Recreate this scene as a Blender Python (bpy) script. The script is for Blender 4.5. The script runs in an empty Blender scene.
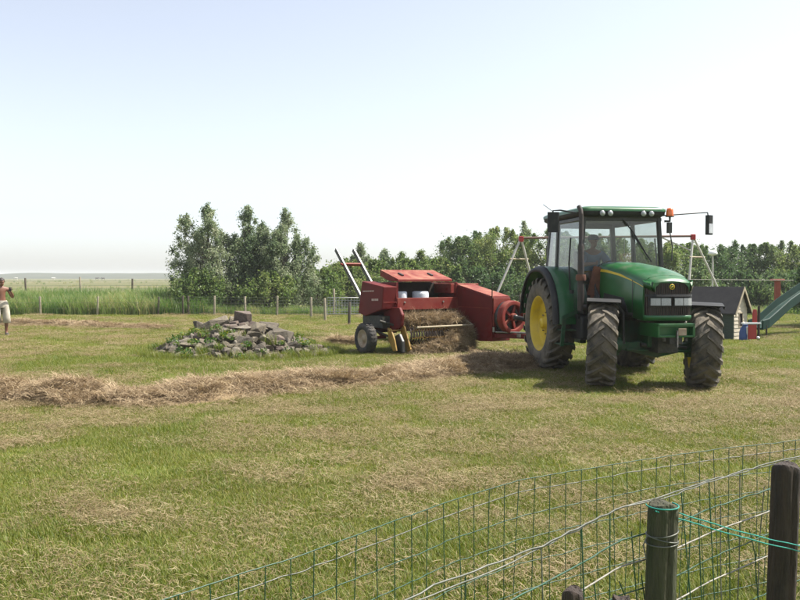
import bpy, bmesh, math, random
import numpy as np
from mathutils import Vector, Matrix

random.seed(7)
rng = np.random.default_rng(11)
PI = math.pi
R = math.radians
scene = bpy.context.scene
COL = scene.collection

# ------------------------------------------------------------------ camera
CAM_H = 1.68
F = 800.0                                   # focal length in pixels of the 800 x 600 photograph
PITCH = math.atan(23.0 / F)                 # horizon lies 23 px above the centre
cam = bpy.data.cameras.new('camera')
cam.sensor_width = 36.0
cam.lens = 36.0 * F / 800.0
cam.clip_start = 0.05
cam.clip_end = 6000
cam_ob = bpy.data.objects.new('camera', cam)
COL.objects.link(cam_ob)
cam_ob.location = (0, 0, CAM_H)
cam_ob.rotation_euler = (PI / 2 - PITCH, 0, 0)
scene.camera = cam_ob

# ------------------------------------------------------------------ sky and sun
SUN_AZ, SUN_EL = 10.0, 57.0                 # azimuth measured from +X (photo right) towards +Y (away)
world = bpy.data.worlds.new('World')
scene.world = world
world.use_nodes = True
wt = world.node_tree
wt.nodes.clear()
sky = wt.nodes.new('ShaderNodeTexSky')
sky.sky_type = 'NISHITA'
sky.sun_disc = False
sky.sun_elevation = R(SUN_EL)
sky.sun_rotation = R(90 - SUN_AZ)
sky.altitude = 0
sky.air_density = 1.0
sky.dust_density = 1.2
sky.ozone_density = 1.0
bg = wt.nodes.new('ShaderNodeBackground')
bg.inputs['Strength'].default_value = 0.096
wo = wt.nodes.new('ShaderNodeOutputWorld')
hs_ = wt.nodes.new('ShaderNodeHueSaturation')       # milky summer sky: little blue left in it
hs_.inputs['Saturation'].default_value = 0.42
wt.links.new(sky.outputs[0], hs_.inputs['Color'])
mu_ = wt.nodes.new('ShaderNodeMixRGB')
mu_.blend_type = 'MULTIPLY'
mu_.inputs[0].default_value = 1.0
mu_.inputs[2].default_value = (0.97, 0.985, 1.03, 1)
wt.links.new(hs_.outputs[0], mu_.inputs[1])
wt.links.new(mu_.outputs[0], bg.inputs[0])
wt.links.new(bg.outputs[0], wo.inputs[0])

sd = bpy.data.lights.new('sun', 'SUN')
sd.energy = 4.6
sd.angle = R(0.6)
sd.color = (1.0, 0.94, 0.84)
sun = bpy.data.objects.new('sun', sd)
COL.objects.link(sun)
sdir = Vector((math.cos(R(SUN_EL)) * math.cos(R(SUN_AZ)), math.cos(R(SUN_EL)) * math.sin(R(SUN_AZ)), math.sin(R(SUN_EL))))
sun.rotation_euler = sdir.to_track_quat('Z', 'Y').to_euler()
sun.location = (30, 10, 40)

vs = scene.view_settings
vs.view_transform = 'Standard'
vs.look = 'None'
vs.exposure = 1.2
vs.gamma = 1.0
vs.use_curve_mapping = False
scene.render.engine = 'CYCLES'
scene.cycles.max_bounces = 6
scene.cycles.diffuse_bounces = 3
scene.cycles.glossy_bounces = 3
scene.cycles.transparent_max_bounces = 16
scene.cycles.volume_bounces = 1
scene.cycles.use_adaptive_sampling = True
scene.cycles.adaptive_threshold = 0.02

# ------------------------------------------------------------------ pixel helpers (photo pixel -> world)
def ray(px, py):
    v = Vector(((px - 400) / F, 1.0, (300 - py) / F))
    c, s = math.cos(PITCH), math.sin(PITCH)
    return Vector((v.x, v.y * c + v.z * s, -v.y * s + v.z * c))
def at(px, py, d):                          # the point on that pixel's ray at depth d
    r = ray(px, py)
    return Vector((0, 0, CAM_H)) + r * (d / r.y)
def ground_at(px, py, z=0.0):
    r = ray(px, py)
    return Vector((0, 0, CAM_H)) + r * ((z - CAM_H) / r.z)

# ------------------------------------------------------------------ noise
_perm = rng.permutation(512)
def vnoise(x, y, seed=0):
    x = np.asarray(x, float); y = np.asarray(y, float)
    xi = np.floor(x).astype(int); yi = np.floor(y).astype(int)
    fx = x - xi; fy = y - yi
    fx = fx * fx * (3 - 2 * fx); fy = fy * fy * (3 - 2 * fy)
    def h(a, b):
        return _perm[(_perm[(a + seed * 37) % 512] + b) % 512] / 511.0
    return (h(xi, yi) * (1 - fx) + h(xi + 1, yi) * fx) * (1 - fy) + (h(xi, yi + 1) * (1 - fx) + h(xi + 1, yi + 1) * fx) * fy
def fbm(x, y, seed=0, o=4):
    s = 0; a = 0.5; t = 0
    x = np.asarray(x, float); y = np.asarray(y, float)
    for k in range(o):
        s = s + a * vnoise(x * 2 ** k, y * 2 ** k, seed + k); t += a; a *= 0.5
    return s / t

# ------------------------------------------------------------------ materials
MATS = {}
def new_mat(name):
    m = bpy.data.materials.new(name); m.use_nodes = True
    MATS[name] = m
    nt = m.node_tree; nt.nodes.clear()
    return m, nt
def N(nt, t, **kw):
    n = nt.nodes.new(t)
    for k, v in kw.items():
        if k in n.inputs: n.inputs[k].default_value = v
        else: setattr(n, k, v)
    return n
def ramp(nt, fac, stops):
    r = nt.nodes.new('ShaderNodeValToRGB')
    e = r.color_ramp.elements
    while len(e) < len(stops): e.new(0.5)
    for i, (p, c) in enumerate(stops):
        e[i].position = p; e[i].color = (c[0], c[1], c[2], 1)
    nt.links.new(fac, r.inputs[0])
    return r
def surf(name, c1, c2=None, scale=4.0, rough=0.6, rough2=None, metal=0.0, bump=0.0, bscale=None, dirt=None, dirt_amt=0.5, dscale=3.0, coat=0.0, spec=0.5, stretch=None, lo=0.35, hi=0.65, dtop=False):
    """painted / weathered opaque surface: two tones by noise, an optional dust layer and fine relief"""
    m, nt = new_mat(name); L = nt.links.new
    c2 = c2 or tuple(x * 0.8 for x in c1)
    tc = N(nt, 'ShaderNodeTexCoord')
    vec = tc.outputs['Object']
    if stretch:
        mp = N(nt, 'ShaderNodeMapping'); mp.inputs['Scale'].default_value = stretch
        L(vec, mp.inputs[0]); vec = mp.outputs[0]
    n1 = N(nt, 'ShaderNodeTexNoise', Scale=scale, Detail=6.0, Roughness=0.6); L(vec, n1.inputs['Vector'])
    col = ramp(nt, n1.outputs['Fac'], [(lo, c1), (hi, c2)]).outputs[0]
    p = N(nt, 'ShaderNodeBsdfPrincipled'); p.inputs['Metallic'].default_value = metal
    p.inputs['Specular IOR Level'].default_value = spec
    p.inputs['Coat Weight'].default_value = coat
    p.inputs['Roughness'].default_value = rough
    if dirt:
        n2 = N(nt, 'ShaderNodeTexNoise', Scale=dscale, Detail=8.0, Roughness=0.7); L(tc.outputs['Object'], n2.inputs['Vector'])
        mr = N(nt, 'ShaderNodeMapRange'); L(n2.outputs['Fac'], mr.inputs[0])
        mr.inputs[1].default_value = 0.62 - 0.35 * dirt_amt; mr.inputs[2].default_value = 0.75
        mr.inputs[3].default_value = 0.0; mr.inputs[4].default_value = min(1.0, dirt_amt * 1.3)
        f = mr.outputs[0]
        if dtop:                              # dust settles on upward faces
            g = N(nt, 'ShaderNodeNewGeometry'); sx = N(nt, 'ShaderNodeSeparateXYZ'); L(g.outputs['Normal'], sx.inputs[0])
            mu = N(nt, 'ShaderNodeMapRange'); L(sx.outputs['Z'], mu.inputs[0]); mu.inputs[1].default_value = 0.1; mu.inputs[2].default_value = 0.9
            mu.inputs[3].default_value = 0.25; mu.inputs[4].default_value = 1.0
            mm = N(nt, 'ShaderNodeMath', operation='MULTIPLY'); L(f, mm.inputs[0]); L(mu.outputs[0], mm.inputs[1]); f = mm.outputs[0]
        mx = N(nt, 'ShaderNodeMixRGB'); L(f, mx.inputs[0]); L(col, mx.inputs[1]); mx.inputs[2].default_value = (*dirt, 1)
        col = mx.outputs[0]
        rr = N(nt, 'ShaderNodeMapRange'); L(f, rr.inputs[0]); rr.inputs[3].default_value = rough; rr.inputs[4].default_value = 0.9
        L(rr.outputs[0], p.inputs['Roughness'])
    elif rough2:
        rr = N(nt, 'ShaderNodeMapRange'); L(n1.outputs['Fac'], rr.inputs[0]); rr.inputs[3].default_value = rough; rr.inputs[4].default_value = rough2
        L(rr.outputs[0], p.inputs['Roughness'])
    L(col, p.inputs['Base Color'])
    if bump:
        n3 = N(nt, 'ShaderNodeTexNoise', Scale=bscale or scale * 6, Detail=5.0); L(vec, n3.inputs['Vector'])
        b = N(nt, 'ShaderNodeBump', Strength=bump, Distance=0.02); L(n3.outputs['Fac'], b.inputs['Height']); L(b.outputs[0], p.inputs['Normal'])
    o = N(nt, 'ShaderNodeOutputMaterial'); L(p.outputs[0], o.inputs[0])
    return m
def leafmat(name, stops, trans=0.35, rough=0.5, rand=True, tstops=None):
    """thin leaves / blades / straw: colour from the per-face 'tint' attribute, light passes through"""
    m, nt = new_mat(name); L = nt.links.new
    at_ = N(nt, 'ShaderNodeAttribute', attribute_name='tint')
    f = at_.outputs['Fac']
    if rand:
        oi = N(nt, 'ShaderNodeObjectInfo')
        a = N(nt, 'ShaderNodeMath', operation='MULTIPLY_ADD'); L(oi.outputs['Random'], a.inputs[0]); a.inputs[1].default_value = 0.35; L(f, a.inputs[2])
        s = N(nt, 'ShaderNodeMath', operation='SUBTRACT'); L(a.outputs[0], s.inputs[0]); s.inputs[1].default_value = 0.175
        f = s.outputs[0]
    c = ramp(nt, f, stops).outputs[0]
    p = N(nt, 'ShaderNodeBsdfPrincipled'); p.inputs['Roughness'].default_value = rough; p.inputs['Specular IOR Level'].default_value = 0.35
    L(c, p.inputs['Base Color'])
    t = N(nt, 'ShaderNodeBsdfTranslucent')
    g = N(nt, 'ShaderNodeHueSaturation'); g.inputs['Saturation'].default_value = 1.15; g.inputs['Value'].default_value = 1.2; L(c, g.inputs['Color'])
    L(g.outputs[0], t.inputs[0])
    mx = N(nt, 'ShaderNodeMixShader'); mx.inputs[0].default_value = trans
    L(p.outputs[0], mx.inputs[1]); L(t.outputs[0], mx.inputs[2])
    o = N(nt, 'ShaderNodeOutputMaterial'); L(mx.outputs[0], o.inputs[0])
    return m
def glassmat(name, tint=(0.89, 0.925, 0.92), refl=1.0):
    m, nt = new_mat(name); L = nt.links.new
    t = N(nt, 'ShaderNodeBsdfTransparent'); t.inputs[0].default_value = (*tint, 1)
    g = N(nt, 'ShaderNodeBsdfGlossy'); g.inputs['Roughness'].default_value = 0.04
    lw = N(nt, 'ShaderNodeLayerWeight', Blend=0.5)
    pw = N(nt, 'ShaderNodeMath', operation='POWER'); L(lw.outputs['Facing'], pw.inputs[0]); pw.inputs[1].default_value = 4.0
    fr = N(nt, 'ShaderNodeMath', operation='MULTIPLY_ADD'); L(pw.outputs[0], fr.inputs[0]); fr.inputs[1].default_value = 0.8; fr.inputs[2].default_value = 0.05
    d = N(nt, 'ShaderNodeBsdfDiffuse'); d.inputs[0].default_value = (0.45, 0.43, 0.38, 1)
    tc = N(nt, 'ShaderNodeTexCoord'); nz = N(nt, 'ShaderNodeTexNoise', Scale=3.0, Detail=5.0); L(tc.outputs['Object'], nz.inputs['Vector'])
    mr = N(nt, 'ShaderNodeMapRange'); L(nz.outputs['Fac'], mr.inputs[0]); mr.inputs[1].default_value = 0.4; mr.inputs[2].default_value = 0.8; mr.inputs[3].default_value = 0.01; mr.inputs[4].default_value = 0.07
    m0 = N(nt, 'ShaderNodeMixShader'); L(mr.outputs[0], m0.inputs[0]); L(t.outputs[0], m0.inputs[1]); L(d.outputs[0], m0.inputs[2])
    m1 = N(nt, 'ShaderNodeMixShader'); L(fr.outputs[0], m1.inputs[0]); L(m0.outputs[0], m1.inputs[1]); L(g.outputs[0], m1.inputs[2])
    o = N(nt, 'ShaderNodeOutputMaterial'); L(m1.outputs[0], o.inputs[0])
    return m

# ------------------------------------------------------------------ object helpers
def tag(o, label, cat, group=None, kind=None):
    if label: o['label'] = label
    if cat: o['category'] = cat
    if group: o['group'] = group
    if kind: o['kind'] = kind
    return o
def empty(name, loc=(0, 0, 0), rz=0.0, label=None, cat=None, group=None):
    o = bpy.data.objects.new(name, None); COL.objects.link(o)
    o.empty_display_size = 0.2
    o.location = loc; o.rotation_euler = (0, 0, rz)
    return tag(o, label, cat, group)
def link(name, me, mat=None, parent=None, loc=None, rot=None):
    o = bpy.data.objects.new(name, me); COL.objects.link(o)
    if mat is not None and not me.materials: me.materials.append(MATS[mat] if isinstance(mat, str) else mat)
    if parent is not None: o.parent = parent
    if loc is not None: o.location = loc
    if rot is not None: o.rotation_euler = rot
    return o
def np_mesh(name, v, faces, k=4, tint=None, smooth=False, attr='tint'):
    """fast mesh: v (n,3), faces (m,k)"""
    v = np.ascontiguousarray(v, np.float32); f = np.ascontiguousarray(faces, np.int32)
    me = bpy.data.meshes.new(name)
    me.vertices.add(len(v)); me.vertices.foreach_set('co', v.ravel())
    me.loops.add(f.size); me.loops.foreach_set('vertex_index', f.ravel())
    me.polygons.add(len(f)); me.polygons.foreach_set('loop_start', np.arange(0, f.size, k, dtype=np.int32))
    me.polygons.foreach_set('loop_total', np.full(len(f), k, np.int32))
    me.update(calc_edges=True)
    if smooth: me.polygons.foreach_set('use_smooth', np.ones(len(f), bool))
    if tint is not None:
        tint = np.asarray(tint, np.float32)
        a = me.attributes.new(attr, 'FLOAT', 'FACE' if len(tint) == len(f) and len(tint) != len(v) else 'POINT')
        a.data.foreach_set('value', tint)
    return me

class MB:
    """collects boxes, prisms, tubes and lathes; build() links them as ONE mesh object"""
    def __init__(s): s.v = []; s.f = []; s.sm = []
    def add(s, vs, fs, sm=False):
        o = len(s.v); s.v += [tuple(p) for p in vs]
        s.f += [tuple(i + o for i in f) for f in fs]; s.sm += [sm] * len(fs)
        return s
    def box(s, c, d, rot=None):
        x, y, z = d[0] / 2, d[1] / 2, d[2] / 2
        vs = [Vector((a * x, b * y, e * z)) for e in (-1, 1) for a, b in ((-1, -1), (1, -1), (1, 1), (-1, 1))]
        if rot is not None: vs = [rot @ p for p in vs]
        vs = [p + Vector(c) for p in vs]
        return s.add(vs, [(3, 2, 1, 0), (4, 5, 6, 7), (0, 1, 5, 4), (1, 2, 6, 5), (2, 3, 7, 6), (3, 0, 4, 7)])
    def span(s, x0, x1, y0, y1, z0, z1):
        return s.box(((x0 + x1) / 2, (y0 + y1) / 2, (z0 + z1) / 2), (abs(x1 - x0), abs(y1 - y0), abs(z1 - z0)))
    def prism(s, prof, a, b, axis='x', sm=False):
        """closed 2-D outline swept from a to b along an axis; prof in the other two coordinates"""
        def P(u, v, w):
            return {'x': (w, u, v), 'y': (u, w, v), 'z': (u, v, w)}[axis]
        n = len(prof)
        vs = [P(u, v, a) for u, v in prof] + [P(u, v, b) for u, v in prof]
        fs = [tuple(range(n))[::-1], tuple(range(n, 2 * n))] + [(i, (i + 1) % n, n + (i + 1) % n, n + i) for i in range(n)]
        return s.add(vs, fs, sm)
    def loft(s, rings, cap=True, sm=True, closed=True):
        n = len(rings[0]); vs = [p for r in rings for p in r]; fs = []
        for j in range(len(rings) - 1):
            for i in range(n if closed else n - 1):
                k = (i + 1) % n
                fs.append((j * n + i, j * n + k, (j + 1) * n + k, (j + 1) * n + i))
        s.add(vs, fs, sm)
        if cap and closed:
            s.add(rings[0], [tuple(range(n))[::-1]]); s.add(rings[-1], [tuple(range(n))])
        return s
    def tube(s, pts, r, n=8, cap=True):
        pts = [Vector(p) for p in pts]; rs = r if isinstance(r, (list, tuple)) else [r] * len(pts)
        rings = []; up = None
        for i, p in enumerate(pts):
            t = (pts[min(i + 1, len(pts) - 1)] - pts[max(i - 1, 0)]).normalized()
            if up is None or abs(up.dot(t)) > 0.95:
                up = Vector((0, 0, 1)) if abs(t.z) < 0.9 else Vector((1, 0, 0))
            a = t.cross(up).normalized(); b = a.cross(t).normalized(); up = b
            rings.append([p + (a * math.cos(2 * PI * k / n) + b * math.sin(2 * PI * k / n)) * rs[i] for k in range(n)])
        return s.loft(rings, cap)
    def lathe(s, prof, n=24, axis='z', c=(0, 0, 0), closed=False, sm=True):
        """prof: list of (radius, height along axis)"""
        rings = []
        for k in range(n):
            a = 2 * PI * k / n; ca, sa = math.cos(a), math.sin(a)
            rg = []
            for r, h in prof:
                p = {'z': (r * ca, r * sa, h), 'x': (h, r * ca, r * sa), 'y': (r * sa, h, r * ca)}[axis]
                rg.append((p[0] + c[0], p[1] + c[1], p[2] + c[2]))
            rings.append(rg)
        m = len(prof); vs = [p for r in rings for p in r]; fs = []
        for k in range(n):
            for i in range(m if closed else m - 1):
                j = (i + 1) % m; k2 = (k + 1) % n
                fs.append((k * m + i, k2 * m + i, k2 * m + j, k * m + j))
        return s.add(vs, fs, sm)
    def mesh(s, name, mat=None):
        me = bpy.data.meshes.new(name)
        me.from_pydata(s.v, [], s.f); me.validate()
        if len(me.polygons) == len(s.sm): me.polygons.foreach_set('use_smooth', s.sm)
        bm = bmesh.new(); bm.from_mesh(me); bmesh.ops.recalc_face_normals(bm, faces=bm.faces); bm.to_mesh(me); bm.free()
        if mat: me.materials.append(MATS[mat])
        return me
    def build(s, name, mat, parent=None, bevel=0.0, seg=2, loc=None, rot=None):
        o = link(name, s.mesh(name, mat), None, parent, loc, rot)
        if bevel:
            b = o.modifiers.new('bevel', 'BEVEL'); b.width = bevel; b.segments = seg; b.limit_method = 'ANGLE'; b.angle_limit = R(40)
            b.harden_normals = False
        return o
def copy_tree(o, parent=None, name=None):
    c = o.copy(); COL.objects.link(c); c.parent = parent
    for ch in o.children: copy_tree(ch, c)
    return c
def scatter(name, pts, rz, sc, idx, sources, label=None, kind='stuff', cat=None, tilt=None):
    """one object of uncountable pieces: small clumps instanced on a cloud of points"""
    me = bpy.data.meshes.new(name)
    pts = np.ascontiguousarray(pts, np.float32)
    me.vertices.add(len(pts)); me.vertices.foreach_set('co', pts.ravel())
    rot = np.zeros((len(pts), 3), np.float32); rot[:, 2] = rz
    if tilt is not None: rot[:, :2] = tilt
    a = me.attributes.new('rot', 'FLOAT_VECTOR', 'POINT'); a.data.foreach_set('vector', rot.ravel())
    a = me.attributes.new('sc', 'FLOAT', 'POINT'); a.data.foreach_set('value', np.asarray(sc, np.float32))
    a = me.attributes.new('ci', 'INT', 'POINT'); a.data.foreach_set('value', np.asarray(idx, np.int32))
    o = link(name, me)
    c = bpy.data.collections.new(name + '_pieces')
    for i, s in enumerate(sources):
        so = bpy.data.objects.new('%s_piece_%02d' % (name, i), s); c.objects.link(so)
    ng = bpy.data.node_groups.new(name + '_scatter', 'GeometryNodeTree')
    ng.interface.new_socket('Geometry', in_out='INPUT', socket_type='NodeSocketGeometry')
    ng.interface.new_socket('Geometry', in_out='OUTPUT', socket_type='NodeSocketGeometry')
    gi = ng.nodes.new('NodeGroupInput'); go = ng.nodes.new('NodeGroupOutput')
    ci = ng.nodes.new('GeometryNodeCollectionInfo'); ci.inputs[0].default_value = c
    ci.inputs['Separate Children'].default_value = True; ci.inputs['Reset Children'].default_value = True
    ip = ng.nodes.new('GeometryNodeInstanceOnPoints'); ip.inputs['Pick Instance'].default_value = True
    def na(nm, ty):
        n = ng.nodes.new('GeometryNodeInputNamedAttribute'); n.data_type = ty; n.inputs[0].default_value = nm; return n.outputs[0]
    L = ng.links.new
    L(gi.outputs[0], ip.inputs['Points']); L(ci.outputs[0], ip.inputs['Instance'])
    L(na('ci', 'INT'), ip.inputs['Instance Index']); L(na('sc', 'FLOAT'), ip.inputs['Scale'])
    er = ng.nodes.new('FunctionNodeEulerToRotation'); L(na('rot', 'FLOAT_VECTOR'), er.inputs[0]); L(er.outputs[0], ip.inputs['Rotation'])
    L(ip.outputs[0], go.inputs[0])
    md = o.modifiers.new('scatter', 'NODES'); md.node_group = ng
    return tag(o, label, cat, None, kind)
# ------------------------------------------------------------------ the palette
surf('green_paint', (0.013, 0.108, 0.026), (0.010, 0.085, 0.021), 3, 0.36, coat=0.12, dirt=(0.13, 0.12, 0.085), dirt_amt=0.42, dscale=4, dtop=True)
surf('dark_green', (0.012, 0.075, 0.028), (0.010, 0.05, 0.02), 5, 0.5, dirt=(0.10, 0.085, 0.06), dirt_amt=0.55, dscale=6)
surf('yellow_paint', (0.62, 0.44, 0.015), (0.55, 0.38, 0.012), 4, 0.42, dirt=(0.20, 0.16, 0.09), dirt_amt=0.3, dscale=5)
surf('black_plastic', (0.014, 0.015, 0.016), (0.022, 0.022, 0.023), 6, 0.6, spec=0.35, dirt=(0.07, 0.065, 0.055), dirt_amt=0.35, dscale=6)
surf('black_metal', (0.02, 0.021, 0.022), (0.035, 0.034, 0.033), 8, 0.45, dirt=(0.09, 0.08, 0.06), dirt_amt=0.3, dscale=7)
surf('engine_grime', (0.018, 0.022, 0.018), (0.05, 0.045, 0.035), 9, 0.7, bump=0.3, bscale=30)
surf('rubber', (0.018, 0.018, 0.018), (0.03, 0.029, 0.028), 8, 0.8, bump=0.25, bscale=60, dirt=(0.21, 0.175, 0.125), dirt_amt=0.85, dscale=3.5)
surf('rubber_old', (0.022, 0.022, 0.022), (0.04, 0.038, 0.036), 8, 0.85, bump=0.25, bscale=60, dirt=(0.12, 0.10, 0.075), dirt_amt=0.5, dscale=6)
surf('grille', (0.030, 0.020, 0.016), (0.055, 0.035, 0.026), 12, 0.6)
surf('chrome', (0.55, 0.55, 0.55), (0.45, 0.45, 0.45), 10, 0.18, metal=1.0)
surf('steel', (0.32, 0.31, 0.30), (0.20, 0.18, 0.16), 14, 0.45, metal=0.8, dirt=(0.16, 0.10, 0.06), dirt_amt=0.3, dscale=10)
surf('galvanised', (0.42, 0.43, 0.43), (0.33, 0.33, 0.33), 18, 0.5, metal=0.55, dirt=(0.26, 0.24, 0.20), dirt_amt=0.35, dscale=14)
surf('lamp_glass', (0.36, 0.38, 0.38), (0.16, 0.17, 0.18), 40, 0.12, coat=0.8, stretch=(30, 1, 1))
surf('amber', (0.80, 0.16, 0.01), (0.70, 0.12, 0.01), 8, 0.2, coat=0.5)
surf('exhaust', (0.035, 0.033, 0.033), (0.06, 0.048, 0.042), 7, 0.6, metal=0.3, dirt=(0.11, 0.06, 0.04), dirt_amt=0.3, dscale=8)
surf('rust_brown', (0.16, 0.065, 0.035), (0.10, 0.04, 0.025), 9, 0.8)
surf('seat_cloth', (0.05, 0.045, 0.04), (0.07, 0.06, 0.05), 9, 0.9)
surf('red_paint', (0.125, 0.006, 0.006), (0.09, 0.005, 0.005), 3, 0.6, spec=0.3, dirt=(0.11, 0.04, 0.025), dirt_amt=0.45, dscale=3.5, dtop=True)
surf('red_sunlit', (0.18, 0.013, 0.009), (0.14, 0.011, 0.008), 3, 0.6, spec=0.3, dirt=(0.34, 0.18, 0.12), dirt_amt=0.68, dscale=3.5, dtop=True)  # lighter copy of the red with sunlight in its colour, tan dust on tops
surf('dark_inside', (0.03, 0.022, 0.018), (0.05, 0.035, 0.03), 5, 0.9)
surf('tine_yellow', (0.33, 0.20, 0.025), (0.22, 0.12, 0.025), 7, 0.6, dirt=(0.20, 0.14, 0.07), dirt_amt=0.5, dscale=9)
surf('twine_white', (0.70, 0.73, 0.76), (0.55, 0.60, 0.66), 30, 0.8, bump=0.4, bscale=80, stretch=(1, 1, 8))
surf('rim_cream', (0.36, 0.30, 0.22), (0.28, 0.20, 0.13), 9, 0.7)
surf('decal_pale', (0.55, 0.45, 0.40), (0.45, 0.32, 0.28), 30, 0.6)
surf('stone_grey', (0.165, 0.138, 0.10), (0.08, 0.066, 0.049), 5, 0.9, bump=0.8, bscale=18, dirt=(0.26, 0.23, 0.15), dirt_amt=0.5, dscale=7)
surf('stone_dark', (0.065, 0.054, 0.042), (0.12, 0.10, 0.074), 5, 0.9, bump=0.8, bscale=18, dirt=(0.24, 0.23, 0.18), dirt_amt=0.35, dscale=7)
surf('stone_buff', (0.205, 0.18, 0.14), (0.12, 0.10, 0.08), 5, 0.9, bump=0.8, bscale=18, dirt=(0.16, 0.15, 0.13), dirt_amt=0.4, dscale=7)
surf('stone_brown', (0.15, 0.11, 0.085), (0.08, 0.06, 0.055), 6, 0.9, bump=0.8, bscale=18, dirt=(0.30, 0.27, 0.20), dirt_amt=0.35, dscale=7)
surf('soil', (0.09, 0.07, 0.05), (0.06, 0.048, 0.034), 4, 0.95, bump=0.6, bscale=20)
surf('post_green', (0.075, 0.065, 0.042), (0.028, 0.034, 0.016), 4, 0.9, bump=0.9, bscale=16, stretch=(6, 6, 0.8), dirt=(0.055, 0.07, 0.022), dirt_amt=0.5, dscale=6)
surf('post_dark', (0.05, 0.033, 0.024), (0.022, 0.016, 0.013), 4, 0.85, bump=0.9, bscale=16, stretch=(6, 6, 0.8), dirt=(0.10, 0.08, 0.06), dirt_amt=0.25, dscale=6)
surf('post_grey', (0.33, 0.29, 0.21), (0.19, 0.165, 0.12), 5, 0.9, bump=0.6, bscale=14, stretch=(5, 5, 0.7))
surf('post_brown', (0.085, 0.07, 0.05), (0.05, 0.04, 0.03), 5, 0.9, bump=0.6, bscale=14, stretch=(5, 5, 0.7))
surf('wire_green', (0.012, 0.075, 0.040), (0.02, 0.05, 0.03), 30, 0.45, dirt=(0.30, 0.32, 0.30), dirt_amt=0.18, dscale=22)
surf('wire_grey', (0.15, 0.15, 0.13), (0.075, 0.085, 0.07), 24, 0.5, metal=0.3)
surf('wire_pale', (0.30, 0.285, 0.25), (0.16, 0.15, 0.125), 20, 0.5, metal=0.1)
surf('twine_teal', (0.012, 0.24, 0.19), (0.01, 0.17, 0.14), 40, 0.6)
surf('bark', (0.14, 0.12, 0.095), (0.07, 0.06, 0.048), 7, 0.95, bump=0.7, bscale=24, stretch=(3, 3, 0.6))
surf('skin', (0.19, 0.082, 0.048), (0.15, 0.064, 0.038), 6, 0.55)
surf('hair', (0.018, 0.013, 0.011), (0.03, 0.02, 0.016), 30, 0.6)
surf('shorts', (0.44, 0.40, 0.325), (0.34, 0.305, 0.245), 7, 0.9, bump=0.3, bscale=25)
surf('shoe', (0.03, 0.028, 0.026), (0.05, 0.045, 0.04), 9, 0.7)
surf('shirt_blue', (0.13, 0.18, 0.26), (0.10, 0.14, 0.21), 6, 0.9, bump=0.3, bscale=20)
surf('cap_blue', (0.05, 0.07, 0.11), (0.04, 0.055, 0.09), 6, 0.9)
surf('plank_green', (0.055, 0.075, 0.06), (0.035, 0.05, 0.042), 5, 0.85, bump=0.4, bscale=20, stretch=(0.8, 0.8, 6))
surf('plank_cream_lit', (0.50, 0.45, 0.36), (0.38, 0.33, 0.25), 5, 0.8, bump=0.3, bscale=20, stretch=(0.8, 0.8, 6))  # cream for the gables, with their sunlight painted into the tone
surf('roof_felt', (0.020, 0.019, 0.022), (0.034, 0.032, 0.034), 6, 0.9, bump=0.3, bscale=60)
surf('trim_wood', (0.34, 0.29, 0.20), (0.24, 0.20, 0.14), 6, 0.85)
surf('toy_red', (0.36, 0.018, 0.016), (0.28, 0.015, 0.013), 4, 0.4)
surf('toy_blue', (0.05, 0.10, 0.28), (0.04, 0.08, 0.22), 4, 0.6)
surf('white_cloth', (0.72, 0.72, 0.72), (0.6, 0.6, 0.62), 4, 0.8)
surf('slide_green', (0.004, 0.032, 0.024), (0.003, 0.025, 0.018), 4, 0.65, spec=0.3)
surf('post_red', (0.30, 0.06, 0.035), (0.22, 0.045, 0.03), 5, 0.7)
surf('pole_grey', (0.55, 0.53, 0.48), (0.42, 0.40, 0.36), 8, 0.6)
surf('swing_beam', (0.13, 0.07, 0.05), (0.09, 0.05, 0.04), 6, 0.7)
surf('cow_white', (0.70, 0.68, 0.62), (0.60, 0.58, 0.52), 2, 0.9)
surf('cow_dark', (0.05, 0.04, 0.035), (0.09, 0.07, 0.06), 2, 0.9)
surf('lamp_white', (0.78, 0.78, 0.76), (0.7, 0.7, 0.68), 5, 0.4)
glassmat('cab_glass')
G_STOPS = [(0.0, (0.08, 0.12, 0.014)), (0.35, (0.14, 0.18, 0.024)), (0.7, (0.22, 0.225, 0.045)), (1.0, (0.32, 0.27, 0.10))]
H_STOPS = [(0.0, (0.13, 0.092, 0.045)), (0.4, (0.22, 0.165, 0.085)), (0.75, (0.30, 0.235, 0.125)), (1.0, (0.38, 0.32, 0.19))]
leafmat('grass_blade', G_STOPS, 0.35)
leafmat('straw', H_STOPS, 0.22, 0.7)
leafmat('hay', [(0.0, (0.14, 0.097, 0.055)), (0.4, (0.26, 0.188, 0.11)), (0.75, (0.35, 0.265, 0.16)), (1.0, (0.45, 0.36, 0.23))], 0.2, 0.75)
leafmat('reed', [(0.0, (0.069, 0.138, 0.034)), (0.4, (0.132, 0.213, 0.057)), (0.75, (0.218, 0.270, 0.092)), (1.0, (0.380, 0.333, 0.172))], 0.45)
leafmat('leaf_willow', [(0.0, (0.103, 0.151, 0.081)), (0.45, (0.192, 0.240, 0.132)), (0.8, (0.309, 0.342, 0.221)), (1.0, (0.470, 0.481, 0.353))], 0.5)
leafmat('leaf_mid', [(0.0, (0.070, 0.119, 0.040)), (0.45, (0.135, 0.192, 0.064)), (0.8, (0.213, 0.258, 0.096)), (1.0, (0.312, 0.330, 0.149))], 0.5)
leafmat('leaf_dark', [(0.0, (0.049, 0.090, 0.039)), (0.45, (0.096, 0.151, 0.062)), (0.8, (0.155, 0.206, 0.088)), (1.0, (0.236, 0.269, 0.126))], 0.46)
leafmat('leaf_weed', [(0.0, (0.03, 0.08, 0.015)), (0.5, (0.07, 0.14, 0.025)), (0.85, (0.14, 0.19, 0.04)), (1.0, (0.35, 0.30, 0.05))], 0.35)
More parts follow.
